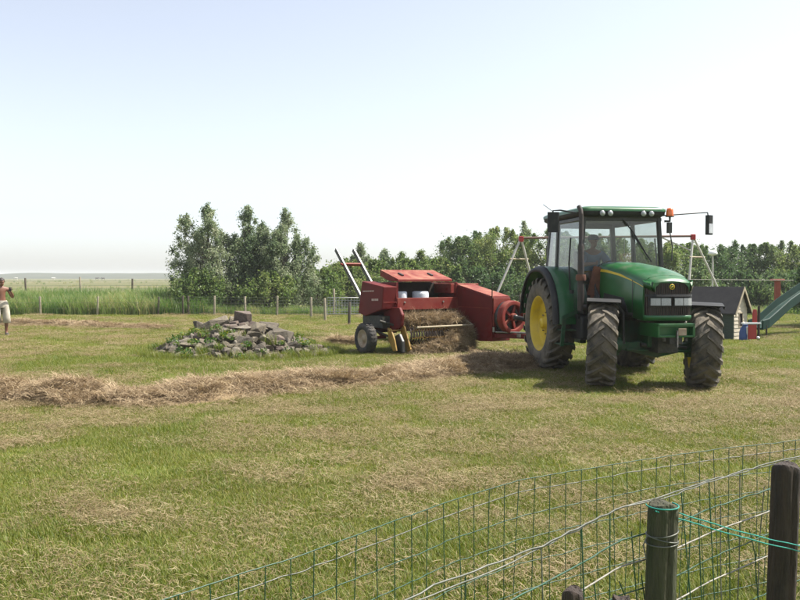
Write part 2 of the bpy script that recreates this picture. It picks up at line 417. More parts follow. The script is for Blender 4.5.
# ------------------------------------------------------------------ ground sheet
def gz(x, y):
    x = np.asarray(x, float); y = np.asarray(y, float)
    near = np.clip((60 - y) / 20, 0, 1) * np.clip((60 - np.abs(x)) / 20, 0, 1)
    z = (fbm(x * 0.35, y * 0.35, 3, 3) - 0.5) * 0.10 + (fbm(x * 2.2, y * 2.2, 5, 2) - 0.5) * 0.035
    dip = -0.07 * np.exp(-(((x - 4.7) / 0.8) ** 2 + ((y - 12.4) / 1.0) ** 2))
    # flat seat under the tractor and the baler wheels
    flat = np.exp(-(((x - 3.6) / 2.2) ** 4 + ((y - 13.7) / 2.6) ** 4))
    flat2 = np.exp(-(((x - 0.6) / 1.9) ** 4 + ((y - 18.0) / 1.6) ** 4))
    z = z * (1 - np.maximum(flat, flat2))
    return (z + dip) * near
def haymask(x, y):
    """0 = green turf, 1 = covered with dry clippings"""
    x = np.asarray(x, float); y = np.asarray(y, float)
    n = 0.33 * fbm(x * 0.45, y * 0.75, 21, 4) + 0.67 * fbm(x * 2.2, y * 3.4, 31, 4)
    b = np.interp(y, [2, 4.2, 5.2, 7, 9.5, 11, 12.6, 14.2, 17, 20, 24, 34, 60], [-.10, -.08, -.03, .0, .03, .05, .04, .02, -.02, -.02, .02, .02, .0])
    pile = -0.26 * np.exp(-(((x + 3.6) / 3.6) ** 2 + ((y - 15.4) / 1.3) ** 2))
    rt = -0.10 * np.clip((x - 3.5) / 2, 0, 1) * np.clip((y - 10) / 4, 0, 1)
    lf = 0.05 * np.exp(-(((x + 9) / 6) ** 2 + ((y - 23) / 4) ** 2))
    return np.clip((n + b + pile + rt + lf - 0.47) / 0.22, 0, 1)

def axis_steps(lo, hi, fine_lo, fine_hi, step, growth):
    a = [fine_lo]
    while a[-1] < fine_hi: a.append(a[-1] + step)
    s = step
    up = [a[-1]]
    while up[-1] < hi: s *= growth; up.append(up[-1] + s)
    s = step; dn = [fine_lo]
    while dn[-1] > lo: s *= growth; dn.append(dn[-1] - s)
    return np.array(dn[::-1][:-1] + a + up[1:])
gx = axis_steps(-1600, 1600, -14, 14, 0.16, 1.18)
gy = axis_steps(-60, 2600, 2.0, 26, 0.16, 1.12)
XX, YY = np.meshgrid(gx, gy)
V = np.stack([XX, YY, gz(XX, YY)], -1).reshape(-1, 3)
nx, ny = len(gx), len(gy)
I = np.arange(nx * ny).reshape(ny, nx)
Q = np.stack([I[:-1, :-1], I[:-1, 1:], I[1:, 1:], I[1:, :-1]], -1).reshape(-1, 4)
gme = np_mesh('ground', V, Q, 4, haymask(V[:, 0], V[:, 1]), True, 'hay')

m, nt = new_mat('ground'); L = nt.links.new
tc = N(nt, 'ShaderNodeTexCoord')
ha = N(nt, 'ShaderNodeAttribute', attribute_name='hay')
n1 = N(nt, 'ShaderNodeTexNoise', Scale=9.0, Detail=8.0, Roughness=0.7); L(tc.outputs['Object'], n1.inputs['Vector'])
n2 = N(nt, 'ShaderNodeTexNoise', Scale=1.3, Detail=6.0, Roughness=0.6); L(tc.outputs['Object'], n2.inputs['Vector'])
gcol = ramp(nt, n1.outputs['Fac'], [(0.3, (0.075, 0.11, 0.018)), (0.5, (0.125, 0.16, 0.032)), (0.7, (0.20, 0.20, 0.06))])
hcol = ramp(nt, n1.outputs['Fac'], [(0.3, (0.14, 0.11, 0.05)), (0.5, (0.25, 0.20, 0.105)), (0.72, (0.36, 0.30, 0.17))])
ad = N(nt, 'ShaderNodeMath', operation='MULTIPLY_ADD'); L(n1.outputs['Fac'], ad.inputs[0]); ad.inputs[1].default_value = 0.9; L(ha.outputs['Fac'], ad.inputs[2])
mr = N(nt, 'ShaderNodeMapRange'); L(ad.outputs[0], mr.inputs[0]); mr.inputs[1].default_value = 0.55; mr.inputs[2].default_value = 1.25; mr.inputs[4].default_value = 0.9
mx = N(nt, 'ShaderNodeMixRGB'); L(mr.outputs[0], mx.inputs[0]); L(gcol.outputs[0], mx.inputs[1]); L(hcol.outputs[0], mx.inputs[2])
# the marsh pasture beyond the ditch: olive and straw in long bands
mp = N(nt, 'ShaderNodeMapping'); mp.inputs['Scale'].default_value = (0.012, 0.05, 1); L(tc.outputs['Object'], mp.inputs[0])
n3 = N(nt, 'ShaderNodeTexNoise', Scale=1.0, Detail=7.0, Roughness=0.65); L(mp.outputs[0], n3.inputs['Vector'])
fcol = ramp(nt, n3.outputs['Fac'], [(0.32, (0.055, 0.065, 0.026)), (0.48, (0.105, 0.112, 0.045)), (0.62, (0.17, 0.145, 0.075)), (0.72, (0.125, 0.13, 0.05))])
sx = N(nt, 'ShaderNodeSeparateXYZ'); L(tc.outputs['Object'], sx.inputs[0])
fr = N(nt, 'ShaderNodeMapRange'); L(sx.outputs['Y'], fr.inputs[0]); fr.inputs[1].default_value = 40; fr.inputs[2].default_value = 46
m2 = N(nt, 'ShaderNodeMixRGB'); L(fr.outputs[0], m2.inputs[0]); L(mx.outputs[0], m2.inputs[1]); L(fcol.outputs[0], m2.inputs[2])
p = N(nt, 'ShaderNodeBsdfPrincipled', Roughness=0.95); p.inputs['Specular IOR Level'].default_value = 0.15
L(m2.outputs[0], p.inputs['Base Color'])
nb = N(nt, 'ShaderNodeTexNoise', Scale=38.0, Detail=4.0); L(tc.outputs['Object'], nb.inputs['Vector'])
bp = N(nt, 'ShaderNodeBump', Strength=0.7, Distance=0.04); L(nb.outputs['Fac'], bp.inputs['Height']); L(bp.outputs[0], p.inputs['Normal'])
o = N(nt, 'ShaderNodeOutputMaterial'); L(p.outputs[0], o.inputs[0])
tag(link('ground', gme, 'ground'), None, None, None, 'structure')

# ------------------------------------------------------------------ low dunes on the horizon
surf('dune', (0.022, 0.032, 0.014), (0.05, 0.055, 0.03), 0.02, 0.95, stretch=(1, 2, 3))
hx = np.linspace(-1300, 1300, 520); hy = np.linspace(690, 980, 26)
XX, YY = np.meshgrid(hx, hy)
prof = 6.6 + 3.0 * (fbm(hx * 0.012, hx * 0 + 3, 41, 4) - 0.5)
prof *= np.interp(hx, [-500, -398, -376, -300, 400, 700], [0.55, 0.58, 1.0, 1.0, 0.95, 0.9])
cr = np.sin(np.clip((hy - 690) / 290, 0, 1) * PI) ** 0.7
ZZ = prof[None, :] * cr[:, None] * (0.9 + 0.2 * fbm(XX * 0.03, YY * 0.03, 44, 3)) - 0.3
V = np.stack([XX, YY, ZZ], -1).reshape(-1, 3)
I = np.arange(len(hx) * len(hy)).reshape(len(hy), len(hx))
Q = np.stack([I[:-1, :-1], I[:-1, 1:], I[1:, 1:], I[1:, :-1]], -1).reshape(-1, 4)
tag(link('hill', np_mesh('hill', V, Q, 4, None, True), 'dune'), None, None, None, 'structure')

# ------------------------------------------------------------------ blade clumps
def blades(name, n, rad, h0, h1, w, lean, tlo, thi, mat, flat=False, segs=2, brown=0.0):
    vs = []; fs = []; ti = []
    for k in range(n):
        a = random.uniform(0, 2 * PI); r = rad * math.sqrt(random.random())
        b = Vector((r * math.cos(a), r * math.sin(a), -0.012 if not flat else random.uniform(0.0, 0.035)))
        d = random.uniform(0, 2 * PI); D = Vector((math.cos(d), math.sin(d), 0)); S = Vector((-math.sin(d), math.cos(d), 0))
        h = random.uniform(h0, h1); ln = random.uniform(0.2, 1.0) * lean; ww = w * random.uniform(0.6, 1.25)
        o = len(vs); t = random.uniform(tlo, thi)
        if random.random() < brown: t = random.uniform(0.85, 1.1)
        for s in range(segs + 1):
            u = s / segs
            if flat:
                tl = random.uniform(-0.12, 0.25) if s else 0
                p = b + D * (h * u) + Vector((0, 0, math.sin(u * PI) * h * 0.12 + tl * h * u)) + S * (h * 0.08 * u * u * (1 if k % 2 else -1))
            else:
                p = b + Vector((0, 0, h * (u - 0.25 * ln * u * u))) + D * (h * ln * u * u)
            hw = ww * (1 - 0.85 * u ** 1.5) / 2
            vs += [p - S * hw, p + S * hw] if not flat or s % 2 == 0 else [p - S * hw + Vector((0, 0, hw)), p + S * hw]
        for s in range(segs):
            fs.append((o + 2 * s, o + 2 * s + 1, o + 2 * s + 3, o + 2 * s + 2)); ti.append(t)
    me = np_mesh(name, np.array([tuple(v) for v in vs]), np.array(fs), 4, ti)
    me.materials.append(MATS[mat]); return me
turf = [blades('turf', 270, 0.25, 0.018, 0.055, 0.0048, 1.1, 0.0, 0.75, 'grass_blade', brown=0.14) for _ in range(5)] + \
       [blades('turf', 250, 0.22, 0.03, 0.08, 0.0046, 0.9, 0.0, 0.6, 'grass_blade', segs=3, brown=0.08) for _ in range(3)]
litter = [blades('litter', 190, 0.27, 0.022, 0.085, 0.0034, 0, 0.0, 1.0, 'straw', True) for _ in range(6)]

def wedge(n, d0, d1, wide=0.66, extra=1.0):
    """points spread evenly over the ground in front of the camera between two depths"""
    d = np.sqrt(rng.uniform(d0 * d0, d1 * d1, n)); x = rng.uniform(-1, 1, n) * (wide * d + extra)
    return x, d
# keep-out ellipses: stone pile
def off_pile(x, y): return ((x + 3.4) / 1.75) ** 2 + ((y - 17.7) / 1.55) ** 2 > 1
P_, S_, C_ = [], [], []
LP, LS, LC = [], [], []
for n, d0, d1, k in ((3600, 2.6, 6.5, 1.0), (4500, 6.5, 11, 1.15), (4600, 11, 18, 1.5), (4000, 18, 26, 2.0), (3300, 26, 35.3, 2.6)):
    x, y = wedge(n, d0, d1); h = haymask(x, y)
    lush = np.clip(np.exp(-(((x + 3.6) / 3.2) ** 2 + ((y - 15.5) / 1.2) ** 2)) + 0.55 * (y < 5.2) * (fbm(x * 0.9, y * 0.9, 51, 3) > 0.47) + 0.25 * (fbm(x * 0.8, y * 0.8, 57, 3) > 0.56), 0, 1)
    keep = (rng.random(n) > h * 0.35) & off_pile(x, y)
    tall = rng.random(n) < lush
    P_.append(np.stack([x, y, gz(x, y)], -1)[keep]); S_.append((rng.uniform(0.75, 1.25, n) * (k ** 0.55))[keep])
    C_.append(np.where(tall, rng.integers(5, 8, n), rng.integers(0, 5, n))[keep])
    x, y = wedge(int(n * 0.8), d0, d1); h = haymask(x, y); n2 = len(x)
    keep = (rng.random(n2) < (0.10 + 0.50 * h)) & off_pile(x, y)
    LP.append(np.stack([x, y, gz(x, y) + rng.uniform(0.0, 0.03, n2)], -1)[keep]); LS.append((rng.uniform(0.6, 1.25, n2) * (k ** 0.55))[keep]); LC.append(rng.integers(0, 6, n2)[keep])
P_ = np.concatenate(P_); scatter('grass', P_, rng.uniform(0, 6.28, len(P_)), np.concatenate(S_), np.concatenate(C_), turf, 'short mown grass covering the meadow floor', cat='grass')
LP = np.concatenate(LP); scatter('hay_litter', LP, rng.uniform(0, 6.28, len(LP)), np.concatenate(LS), np.concatenate(LC), litter, 'loose dry clippings scattered thinly over the mown grass', cat='hay')

# ------------------------------------------------------------------ hay windrow
strand = [blades('strand', 120, 0.23, 0.06, 0.22, 0.0065, 0, 0.0, 1.0, 'hay', True, 3) for _ in range(6)]
def ridge(name, path, seed, label, lumps=1.0, dens=1.0):
    """a swath of raked hay: path = list of (x, y, half width, height)"""
    path = np.array(path, float)
    seglen = np.r_[0, np.cumsum(np.hypot(np.diff(path[:, 0]), np.diff(path[:, 1])))]
    ns = int(seglen[-1] / 0.09) + 2; nc = 25
    s = np.linspace(0, seglen[-1], ns)
    cx, cy, hw, hh = [np.interp(s, seglen, path[:, k]) for k in range(4)]
    tx, ty = np.gradient(cx), np.gradient(cy); l = np.hypot(tx, ty); nxx, nyy = -ty / l, tx / l
    lump = 0.12 + 1.6 * fbm(s * 1.1, s * 0 + seed, seed, 3)
    hw = hw * (0.75 + 0.5 * fbm(s * 0.7, s * 0 + seed + 9, seed + 5, 2))
    cx = cx + (fbm(s * 0.5, s * 0, seed + 2, 2) - 0.5) * 0.5 * nxx; cy = cy + (fbm(s * 0.5, s * 0, seed + 2, 2) - 0.5) * 0.5
    u = np.linspace(-1, 1, nc)
    def height(ss, uu, hh_, lump_):
        prof = np.clip(1 - np.abs(uu) ** 2.2, 0, 1)
        return hh_ * lump_ * prof * 0.80 * (0.25 + 1.5 * fbm(ss * 3.2, uu * 2.2 + 7, seed + 11, 3)) * lumps
    U, S = np.meshgrid(u, s)
    X = cx[:, None] + nxx[:, None] * hw[:, None] * U; Y = cy[:, None] + nyy[:, None] * hw[:, None] * U
    Z = gz(X, Y) + height(S, U, hh[:, None], lump[:, None]) - 0.015
    V = np.stack([X, Y, Z], -1).reshape(-1, 3)
    I = np.arange(ns * nc).reshape(ns, nc)
    Q = np.stack([I[:-1, :-1], I[:-1, 1:], I[1:, 1:], I[1:, :-1]], -1).reshape(-1, 4)
    n = int(seglen[-1] * 2 * hw.mean() * 105 * dens)
    si = rng.uniform(0, ns - 1.01, n); ui = np.clip(rng.normal(0, 0.48, n), -1.18, 1.18)
    g = lambda a: np.interp(si, np.arange(ns), a)
    px, py = g(cx) + g(nxx) * g(hw) * ui, g(cy) + g(nyy) * g(hw) * ui
    pz = gz(px, py) + height(g(s), ui, g(hh), g(lump)) - 0.01
    o = scatter(name, np.stack([px, py, pz], -1), rng.uniform(0, 6.28, n), rng.uniform(0.55, 1.15, n), rng.integers(0, 6, n), strand, label, cat='hay', tilt=rng.normal(0, 0.2, (n, 2)))
    core = np_mesh('hay_core', V, Q, 4, None, True)
    c = link('hay_core', core, 'hay_core', o); c['kind'] = 'stuff'
    return o
surf('hay_core', (0.21, 0.15, 0.08), (0.33, 0.245, 0.14), 14, 0.95, bump=1.0, bscale=60)
wp = []
for px, py, hw, hh in ((-170, 400, .75, .18), (0, 398, .75, .18), (70, 399, .7, .17), (122, 400, .55, .10), (160, 399, .7, .18), (235, 391, .8, .23), (300, 387, .65, .15), (335, 384, .5, .08), (400, 379, .65, .16), (450, 372, .75, .20), (490, 367, .8, .16), (530, 364, .7, .08)):
    g = ground_at(px, py); wp.append((g.x, g.y, hw, hh))
ridge('hay_windrow', wp, 61, 'long brown windrow of raked hay lying across the meadow')
wp = []
for px, py, hw, hh in ((-60, 326, .5, .10), (10, 325, .5, .10), (60, 325.5, .55, .12), (110, 328, .5, .09), (165, 330, .4, .06)):
    g = ground_at(px, py); wp.append((g.x, g.y, hw, hh))
ridge('hay_windrow', wp, 77, 'thin far strip of raked hay beside the shirtless person', 1.0, 0.6)
g = ground_at(343, 345)
ridge('hay_windrow', [(g.x - .3, g.y, .3, .15), (g.x + .2, g.y + .1, .45, .2), (g.x + .6, g.y, .3, .15)], 83, 'small heap of loose hay between the stones and the baler wheel', 1.0, 0.8)
# ------------------------------------------------------------------ tractor
def tyre(mb_name, parent, Rr, w, rr, side, n_lug, lug_h, mat='rubber', loc=(0, 0, 0), rz=0.0, rx=0.0, ry=0.0, lugs=True, rim_mat='yellow_paint', chev=1):
    wheel = MB()
    h = Rr - lug_h
    half = [(rr, w * .40), (rr + .02, w * .45), (rr + (h - rr) * .35, w * .50), (rr + (h - rr) * .7, w * .495), (h - .035, w * .455), (h - .006, w * .38), (h + .004, w * .18)]
    prof = [(r, -x) for r, x in half] + [(h + .008, 0)] + [(r, x) for r, x in half[::-1]]
    wheel.lathe(prof, 48, 'x')
    if lugs:
        for s in (-1, 1):
            for i in range(n_lug):
                a0 = 2 * PI * (i + (0.5 if s > 0 else 0)) / n_lug
                rings = []
                for u in (-0.08, 0.25, 0.6, 0.9, 1.04):
                    x = s * w * .5 * u
                    ang = a0 + chev * (0.62 * lug_h * 8 / Rr) * max(u, 0)
                    base = h - .02 if u < 0.95 else h - .06
                    top = Rr - (0.0 if u < 0.8 else 0.012 if u < 1 else 0.05)
                    tw = (0.024 + 0.010 * u) / Rr; bw = tw * 1.55
                    rg = []
                    for rad, da in ((base, -bw), (top, -tw), (top, tw), (base, bw)):
                        rg.append((x, -rad * math.sin(ang + da), rad * math.cos(ang + da)))
                    rings.append(rg)
                wheel.loft(rings, True, False)
    root = wheel.build('wheel', mat, parent, loc=loc, rot=(rx, ry, rz))
    rim = MB(); s = side
    rim.lathe([(rr + .012, s * w * .43), (rr - .005, s * w * .435), (rr - .02, s * w * .38), (rr - .055, s * w * .33), (rr - .06, s * w * .16), (rr - .10, s * w * .12), (rr * .62, s * w * .05), (rr * .45, s * w * .10), (.11, s * w * .12), (.10, s * w * .30), (.085, s * w * .34), (0.001, s * w * .34)], 40, 'x')
    rim.lathe([(rr + .012, -s * w * .43), (rr - .02, -s * w * .38), (rr - .06, -s * w * .1), (rr - .10, s * w * .10)], 40, 'x')
    r = rim.build('rim', rim_mat, root)
    bt = MB()
    for k in range(8):
        a = 2 * PI * k / 8
        c = Vector((s * w * .10, rr * .40 * math.cos(a), rr * .40 * math.sin(a)))
        bt.tube([c, c + Vector((s * .035, 0, 0))], .014, 6)
    bt.build('bolt_ring', 'steel', r)['kind'] = 'stuff'
    return root

TR = empty('tractor', (3.545, 14.77, 0), R(8.5), 'green tractor with glass cab and yellow rims standing on the meadow', 'tractor')

# wheels ------------------------------------------------------------
FY = -2.45
AX = R(2.3)                                  # the front axle rocks down towards photo right
tyre('wheel', TR, .84, .48, .49, -1, 22, .045, loc=(-.82, 0, .835))
tyre('wheel', TR, .84, .48, .49, 1, 22, .045, loc=(.82, 0, .835))
for s in (-1, 1):
    tyre('wheel', TR, .63, .43, .33, s, 18, .040, loc=(s * .83, FY, .62 - s * .83 * math.tan(AX) + (0 if s > 0 else -.005)), rz=R(-22), ry=AX)

# chassis -----------------------------------------------------------
mb = MB()
mb.span(-.28, .28, -1.3, .45, .55, 1.05); mb.span(-.22, .22, -2.75, -1.3, .62, 1.15); mb.span(-.5, .5, -.16, .16, .66, 1.0)
mb.tube([(-.62, 0, .835), (.62, 0, .835)], .13, 14)
mb.span(-.06, .06, .4, 1.0, .42, .5)
mb.build('chassis', 'dark_green', TR, .02)
mb = MB()
mb.span(-.33, .33, -2.85, -1.35, 1.0, 1.25); mb.span(-.30, .30, -2.6, -1.4, 1.25, 1.5)
for k in range(6): mb.tube([(-.36, -1.55 - .17 * k, 1.08), (-.36, -1.55 - .17 * k, 1.38)], .045, 8)
mb.tube([(-.37, -1.5, 1.12), (-.37, -2.6, 1.10)], .05, 8); mb.tube([(.37, -1.5, 1.12), (.37, -2.6, 1.10)], .05, 8)
mb.build('engine', 'engine_grime', TR, .015)
# front axle with its ball housings
mb = MB()
rot = Matrix.Rotation(AX, 4, 'Y')
def ax(x, y, z):
    p = rot @ Vector((x, 0, z - .62)); return (p.x, FY + y, p.z + .62)
ring = lambda x, hy, hz, z0=.60: [ax(x, -hy, z0 - hz), ax(x, hy, z0 - hz), ax(x, hy, z0 + hz), ax(x, -hy, z0 + hz)]
mb.loft([ring(-.60, .09, .07, .62), ring(-.42, .08, .065), ring(-.2, .12, .10, .59), ring(0, .16, .13, .58), ring(.2, .12, .10, .59), ring(.42, .08, .065), ring(.60, .09, .07, .62)], True, False)
for s in (-1, 1):
    mb.tube([ax(s * .56, 0, .62), ax(s * .74, 0, .62)], .14, 14)
    mb.tube([ax(s * .60, 0, .46), ax(s * .60, 0, .80)], .055, 10)
mb.tube([ax(-.52, -.2, .56), ax(.52, -.2, .56)], .022, 8)
mb.build('front_axle', 'dark_green', TR, .012)
mb = MB(); mb.tube([ax(-.3, -.22, .64), ax(.05, -.22, .64)], .035, 10); mb.tube([ax(.05, -.22, .64), ax(.45, -.21, .62)], .018, 8)
mb.build('steering_ram', 'black_metal', TR)

# front fenders -----------------------------------------------------
for s in (-1, 1):
    cz = .62 - s * .83 * math.tan(AX)
    fd = MB(); rings = []
    for k in range(13):
        a = R(66 + 78 * k / 12)                                  # from in front of the top of the tyre to behind it
        rad = .70 + (.02 if k in (0, 12) else 0)
        cy, czz = -math.cos(a) * rad, math.sin(a) * rad
        dn = .05
        o2 = [(-.25, rad - dn), (-.25, rad), (.25, rad), (.25, rad - dn), (.24, rad - dn), (.24, rad - .012), (-.24, rad - .012), (-.24, rad - dn)]
        rings.append([(x, -math.cos(a) * r_, math.sin(a) * r_) for x, r_ in o2])
    fd.loft(rings, True, False)
    f = fd.build('front_fender', 'black_plastic', TR, .008, loc=(s * .83, FY, cz), rot=(0, AX, R(-22)))
    br = MB(); br.tube([(-s * .33, .05, .02), (-s * .30, .1, .5), (-s * .15, .08, .68)], .022, 8)
    br.build('bracket', 'black_metal', f)

# hood --------------------------------------------------------------
def hood_ring(y, w, zt, zb, wt=0.78, crown=.03):
    pts = [(-w, y, zb), (-w * 1.03, y, zb + (zt - zb) * .45), (-w, y, zt - .16), (-w * .95, y, zt - .085), (-w * wt, y, zt - .03), (-w * .4, y, zt - .006 + crown * .2), (0, y, zt + crown * .3)]
    return pts + [(-x, yy, z) for x, yy, z in pts[-2::-1]]
HS = [(-1.22, .40, 1.93, 1.14), (-1.6, .405, 1.915, 1.13), (-2.1, .405, 1.865, 1.10), (-2.5, .40, 1.80, 1.07), (-2.75, .39, 1.745, 1.05), (-2.90, .375, 1.70, 1.05)]
mb = MB(); mb.loft([hood_ring(*h) for h in HS])
# nose cap curving over the grille
def nose_ring(y, w, zt, zb): return hood_ring(y, w, zt, zb, .72, .02)
mb.loft([nose_ring(-2.9, .375, 1.70, 1.585), nose_ring(-2.985, .352, 1.668, 1.585), nose_ring(-3.035, .318, 1.64, 1.588), nose_ring(-3.055, .27, 1.615, 1.592)])
hood = mb.build('hood', 'green_paint', TR)
# chin under the grille and side cheeks
mb = MB(); rings = []
plan = [(-.385, -2.72), (-.38, -2.86), (-.362, -2.95), (-.33, -3.01), (-.26, -3.045), (-.13, -3.06), (0, -3.065)]
plan = plan + [(-x, y) for x, y in plan[-2::-1]]
for z, g, yo in ((1.03, .93, .06), (1.045, .985, .015), (1.075, 1.0, 0), (1.105, 1.0, 0), (1.115, .985, .01)):
    rings.append([(x * g, y + yo, z) for x, y in plan] + [(.2, -2.6, z), (-.2, -2.6, z)])
mb.loft(rings); mb.build('chin', 'green_paint', hood)
# recessed grille body + vertical slats
mb = MB()
ins = [(x * .955, y + .03) for x, y in plan]
mb.loft([[(x, y, 1.10) for x, y in ins] + [(.2, -2.6, 1.1), (-.2, -2.6, 1.1)], [(x, y, 1.60) for x, y in ins] + [(.2, -2.6, 1.6), (-.2, -2.6, 1.6)]], True, False)
gr = mb.build('grille', 'black_metal', hood)
sl = MB(); sl.span(-.006, .006, -.010, .012, 0, .48); slm = sl.mesh('grille_slat', 'grille')
# walk along the plan outline and set a slat every 3 cm
acc = 0.0
for (x0, y0), (x1, y1) in zip(plan[:-1], plan[1:]):
    ln = math.hypot(x1 - x0, y1 - y0); t = (-acc) % .032
    while t < ln:
        u = t / ln
        link('grille_slat', slm, None, gr, ((x0 + (x1 - x0) * u) * .965, y0 + (y1 - y0) * u + .022, 1.11), (0, 0, math.atan2(y1 - y0, x1 - x0)))
        t += .032
    acc += ln
# headlights
def on_plan(xt):
    for (x0, y0), (x1, y1) in zip(plan[:-1], plan[1:]):
        if x0 <= xt <= x1: return y0 + (y1 - y0) * (xt - x0) / (x1 - x0)
    return -2.9
for x0, x1 in ((-.335, -.015), (.015, .335)):
    xs = np.linspace(x0, x1, 7)
    mb = MB(); rings = [[(x, on_plan(x) - .012 + .05, 1.245), (x, on_plan(x) - .012, 1.245), (x, on_plan(x) - .012, 1.385), (x, on_plan(x) - .012 + .05, 1.385)] for x in xs]
    mb.loft(rings, True, False); hsur = mb.build('headlight', 'black_plastic', hood, .006)
    mb = MB()
    for xa, xb in ((x0 + .015, x0 + .148), (x0 + .16, x1 - .015)):
        xs = np.linspace(xa, xb, 5)
        mb.loft([[(x, on_plan(x) - .010, 1.262), (x, on_plan(x) - .024, 1.262), (x, on_plan(x) - .020, 1.368), (x, on_plan(x) - .006, 1.368)] for x in xs], True, False)
    mb.build('lens', 'lamp_glass', hsur)
mb = MB(); xs = np.linspace(-.36, .36, 13)
mb.loft([[(x, on_plan(x) + .02, 1.392), (x, on_plan(x) - .02, 1.392), (x, on_plan(x) - .012, 1.425), (x, on_plan(x) + .02, 1.425)] for x in xs], True, False)
mb.build('light_brow', 'black_plastic', hood)
# round badge on the grille
mb = MB(); mb.lathe([(.001, -.012), (.036, -.010), (.042, 0), (.042, .02)], 24, 'y'); bd = mb.build('badge', 'green_paint', hood, loc=(0, -3.05, 1.535))
mb = MB(); mb.lathe([(.041, -.006), (.036, -.013), (.031, -.0125)], 24, 'y'); mb.tube([(-.018, -.014, -.012), (-.004, -.014, .006), (.018, -.014, .012)], .005, 5); mb.tube([(-.004, -.014, .006), (.012, -.014, -.012)], .004, 5)
mb.build('badge_mark', 'yellow_paint', bd)
# yellow stripe along both flanks
for s in (-1, 1):
    mb = MB(); rings = []
    for (y, w, zt, zb) in HS[:-1] + [(-2.9, .375, 1.70, 1.05)]:
        x = s * (w * .995 + .004); z = zt - .13 - .03 * ((-y - 1.2) / 1.7)
        hh = .045 * (1 - .6 * (-y - 1.2) / 1.7)
        rings.append([(x, y, z - hh / 2), (x + s * .003, y, z - hh / 2), (x + s * .003 - s * .012, y, z + hh / 2), (x - s * .012, y, z + hh / 2)])
    mb.loft(rings, True, False); mb.build('stripe', 'yellow_paint', hood)

# added slatted vents, dark in place of the shadow low on both flanks
for s in (-1, 1):
    mb = MB(); mb.prism([(-1.42, 1.16), (-2.45, 1.13), (-2.30, 1.36), (-1.55, 1.42)], s * .40, s * .4185, 'x'); vt = mb.build('shadow_vent', 'black_plastic', hood, .006)
    for k in range(6):
        y = -1.62 - .12 * k; mb = MB(); mb.box((s * .421, y, 1.265 - .006 * k), (.008, .02, .17), Matrix.Rotation(.25, 3, 'X')); mb.build('shadow_slat', 'grille', vt)
    mb = MB(); mb.span(s * .4125, s * .4165, -2.62, -2.606, 1.10, 1.64); mb.build('panel_gap', 'black_metal', hood)
# front ballast bracket ----------------------------------------------
mb = MB()
mb.span(-.29, .29, -3.20, -3.14, .955, 1.0); mb.span(-.29, .29, -3.20, -3.17, .80, .83)
mb.span(-.29, -.255, -3.20, -2.6, .80, 1.0); mb.span(.255, .29, -3.20, -2.6, .80, 1.0)
mb.span(-.25, .25, -3.10, -3.06, .82, .97)
mb.build('front_bracket', 'green_paint', TR, .008)
mb = MB(); mb.span(-.10, .10, -3.19, -3.0, .70, .80); mb.tube([(0, -3.22, .66), (0, -3.22, .90)], .018, 8); mb.span(-.16, .16, -2.95, -2.6, .55, .78)
for x in (-.17, .17): mb.tube([(x, -3.15, .79), (x, -3.15, .74)], .03, 8)
mb.build('front_hitch', 'engine_grime', TR, .008)
mb = MB(); mb.span(.03, .15, -3.21, -3.19, .83, .93); mb.build('number_tag', 'rim_cream', TR, .004)

# rear fenders --------------------------------------------------------
for s in (-1, 1):
    rings = []; edge = []
    for k in range(19):
        a = R(8 + 170 * k / 18)
        sq = 1.0 + .04 * abs(math.sin(2 * a))
        rad = 1.03 * sq
        y, z = math.cos(a) * rad, .84 + math.sin(a) * rad
        yi, zi = math.cos(a) * (rad - .025), .84 + math.sin(a) * (rad - .025)
        ye, ze = math.cos(a) * (rad - .03), .84 + math.sin(a) * (rad - .03)
        yd, zd = math.cos(a) * (rad - .10), .84 + math.sin(a) * (rad - .10)
        rings.append([(s * .46, y, z), (s * .98, y, z), (s * 1.02, ye, ze), (s * 1.0, yi - .0, zi - .012), (s * .46, yi, zi)])
        edge.append([(s * 1.0, y + math.cos(a) * .012, z + math.sin(a) * .012), (s * 1.075, ye, ze), (s * 1.085, yd, zd), (s * 1.07, yd, zd), (s * 1.0, yi, zi)])
    mb = MB(); mb.loft(rings)
    # inner wall closing the fender against the cab
    prof = [(math.cos(R(8 + 170 * k / 18)) * 1.02, .84 + math.sin(R(8 + 170 * k / 18)) * 1.02) for k in range(19)]
    mb.prism(prof, s * .46, s * .48, 'x')
    fd = mb.build('rear_fender', 'green_paint', TR)
    mb = MB(); mb.loft(edge); mb.build('fender_flare', 'black_plastic', fd)

# cab -----------------------------------------------------------------
cab = empty('cab', (0, 0, 0)); cab.parent = TR
def pillar(a, b, w=.045, d=.05, mat='black_metal', mid=None):
    mb = MB(); pts = [a] + ([mid] if mid else []) + [b]
    mb.loft([[(x - w, y - d, z), (x + w, y - d, z), (x + w, y + d, z), (x - w, y + d, z)] for x, y, z in pts], True, False)
    return mb.build('pillar', mat, cab, .012)
for s in (-1, 1):
    pillar((s * .70, -1.24, 1.16), (s * .66, -1.26, 2.70), .032, .04, mid=(s * .715, -1.27, 1.9))
    pillar((s * .77, -.18, 1.1), (s * .70, -.16, 2.70), .03, .045)
    pillar((s * .68, .52, 1.5), (s * .60, .52, 2.70), .04, .045)
mb = MB(); mb.span(-.68, .68, -1.27, -1.20, 1.12, 1.22); mb.span(-.62, .62, .48, .55, 1.42, 1.55)
for s in (-1, 1): mb.span(s * .60, s * .66, -1.24, .52, 1.06, 1.18)
mb.build('sill_frame', 'black_metal', cab, .008)
mb = MB(); mb.span(-.68, .68, -1.29, -1.21, 2.62, 2.70); mb.span(-.62, .62, .48, .56, 2.60, 2.70)
for s in (-1, 1):
    mb.span(s * .64, s * .73, -1.25, -.18, 2.625, 2.685); mb.span(s * .62, s * .70, -.20, .50, 2.62, 2.69)
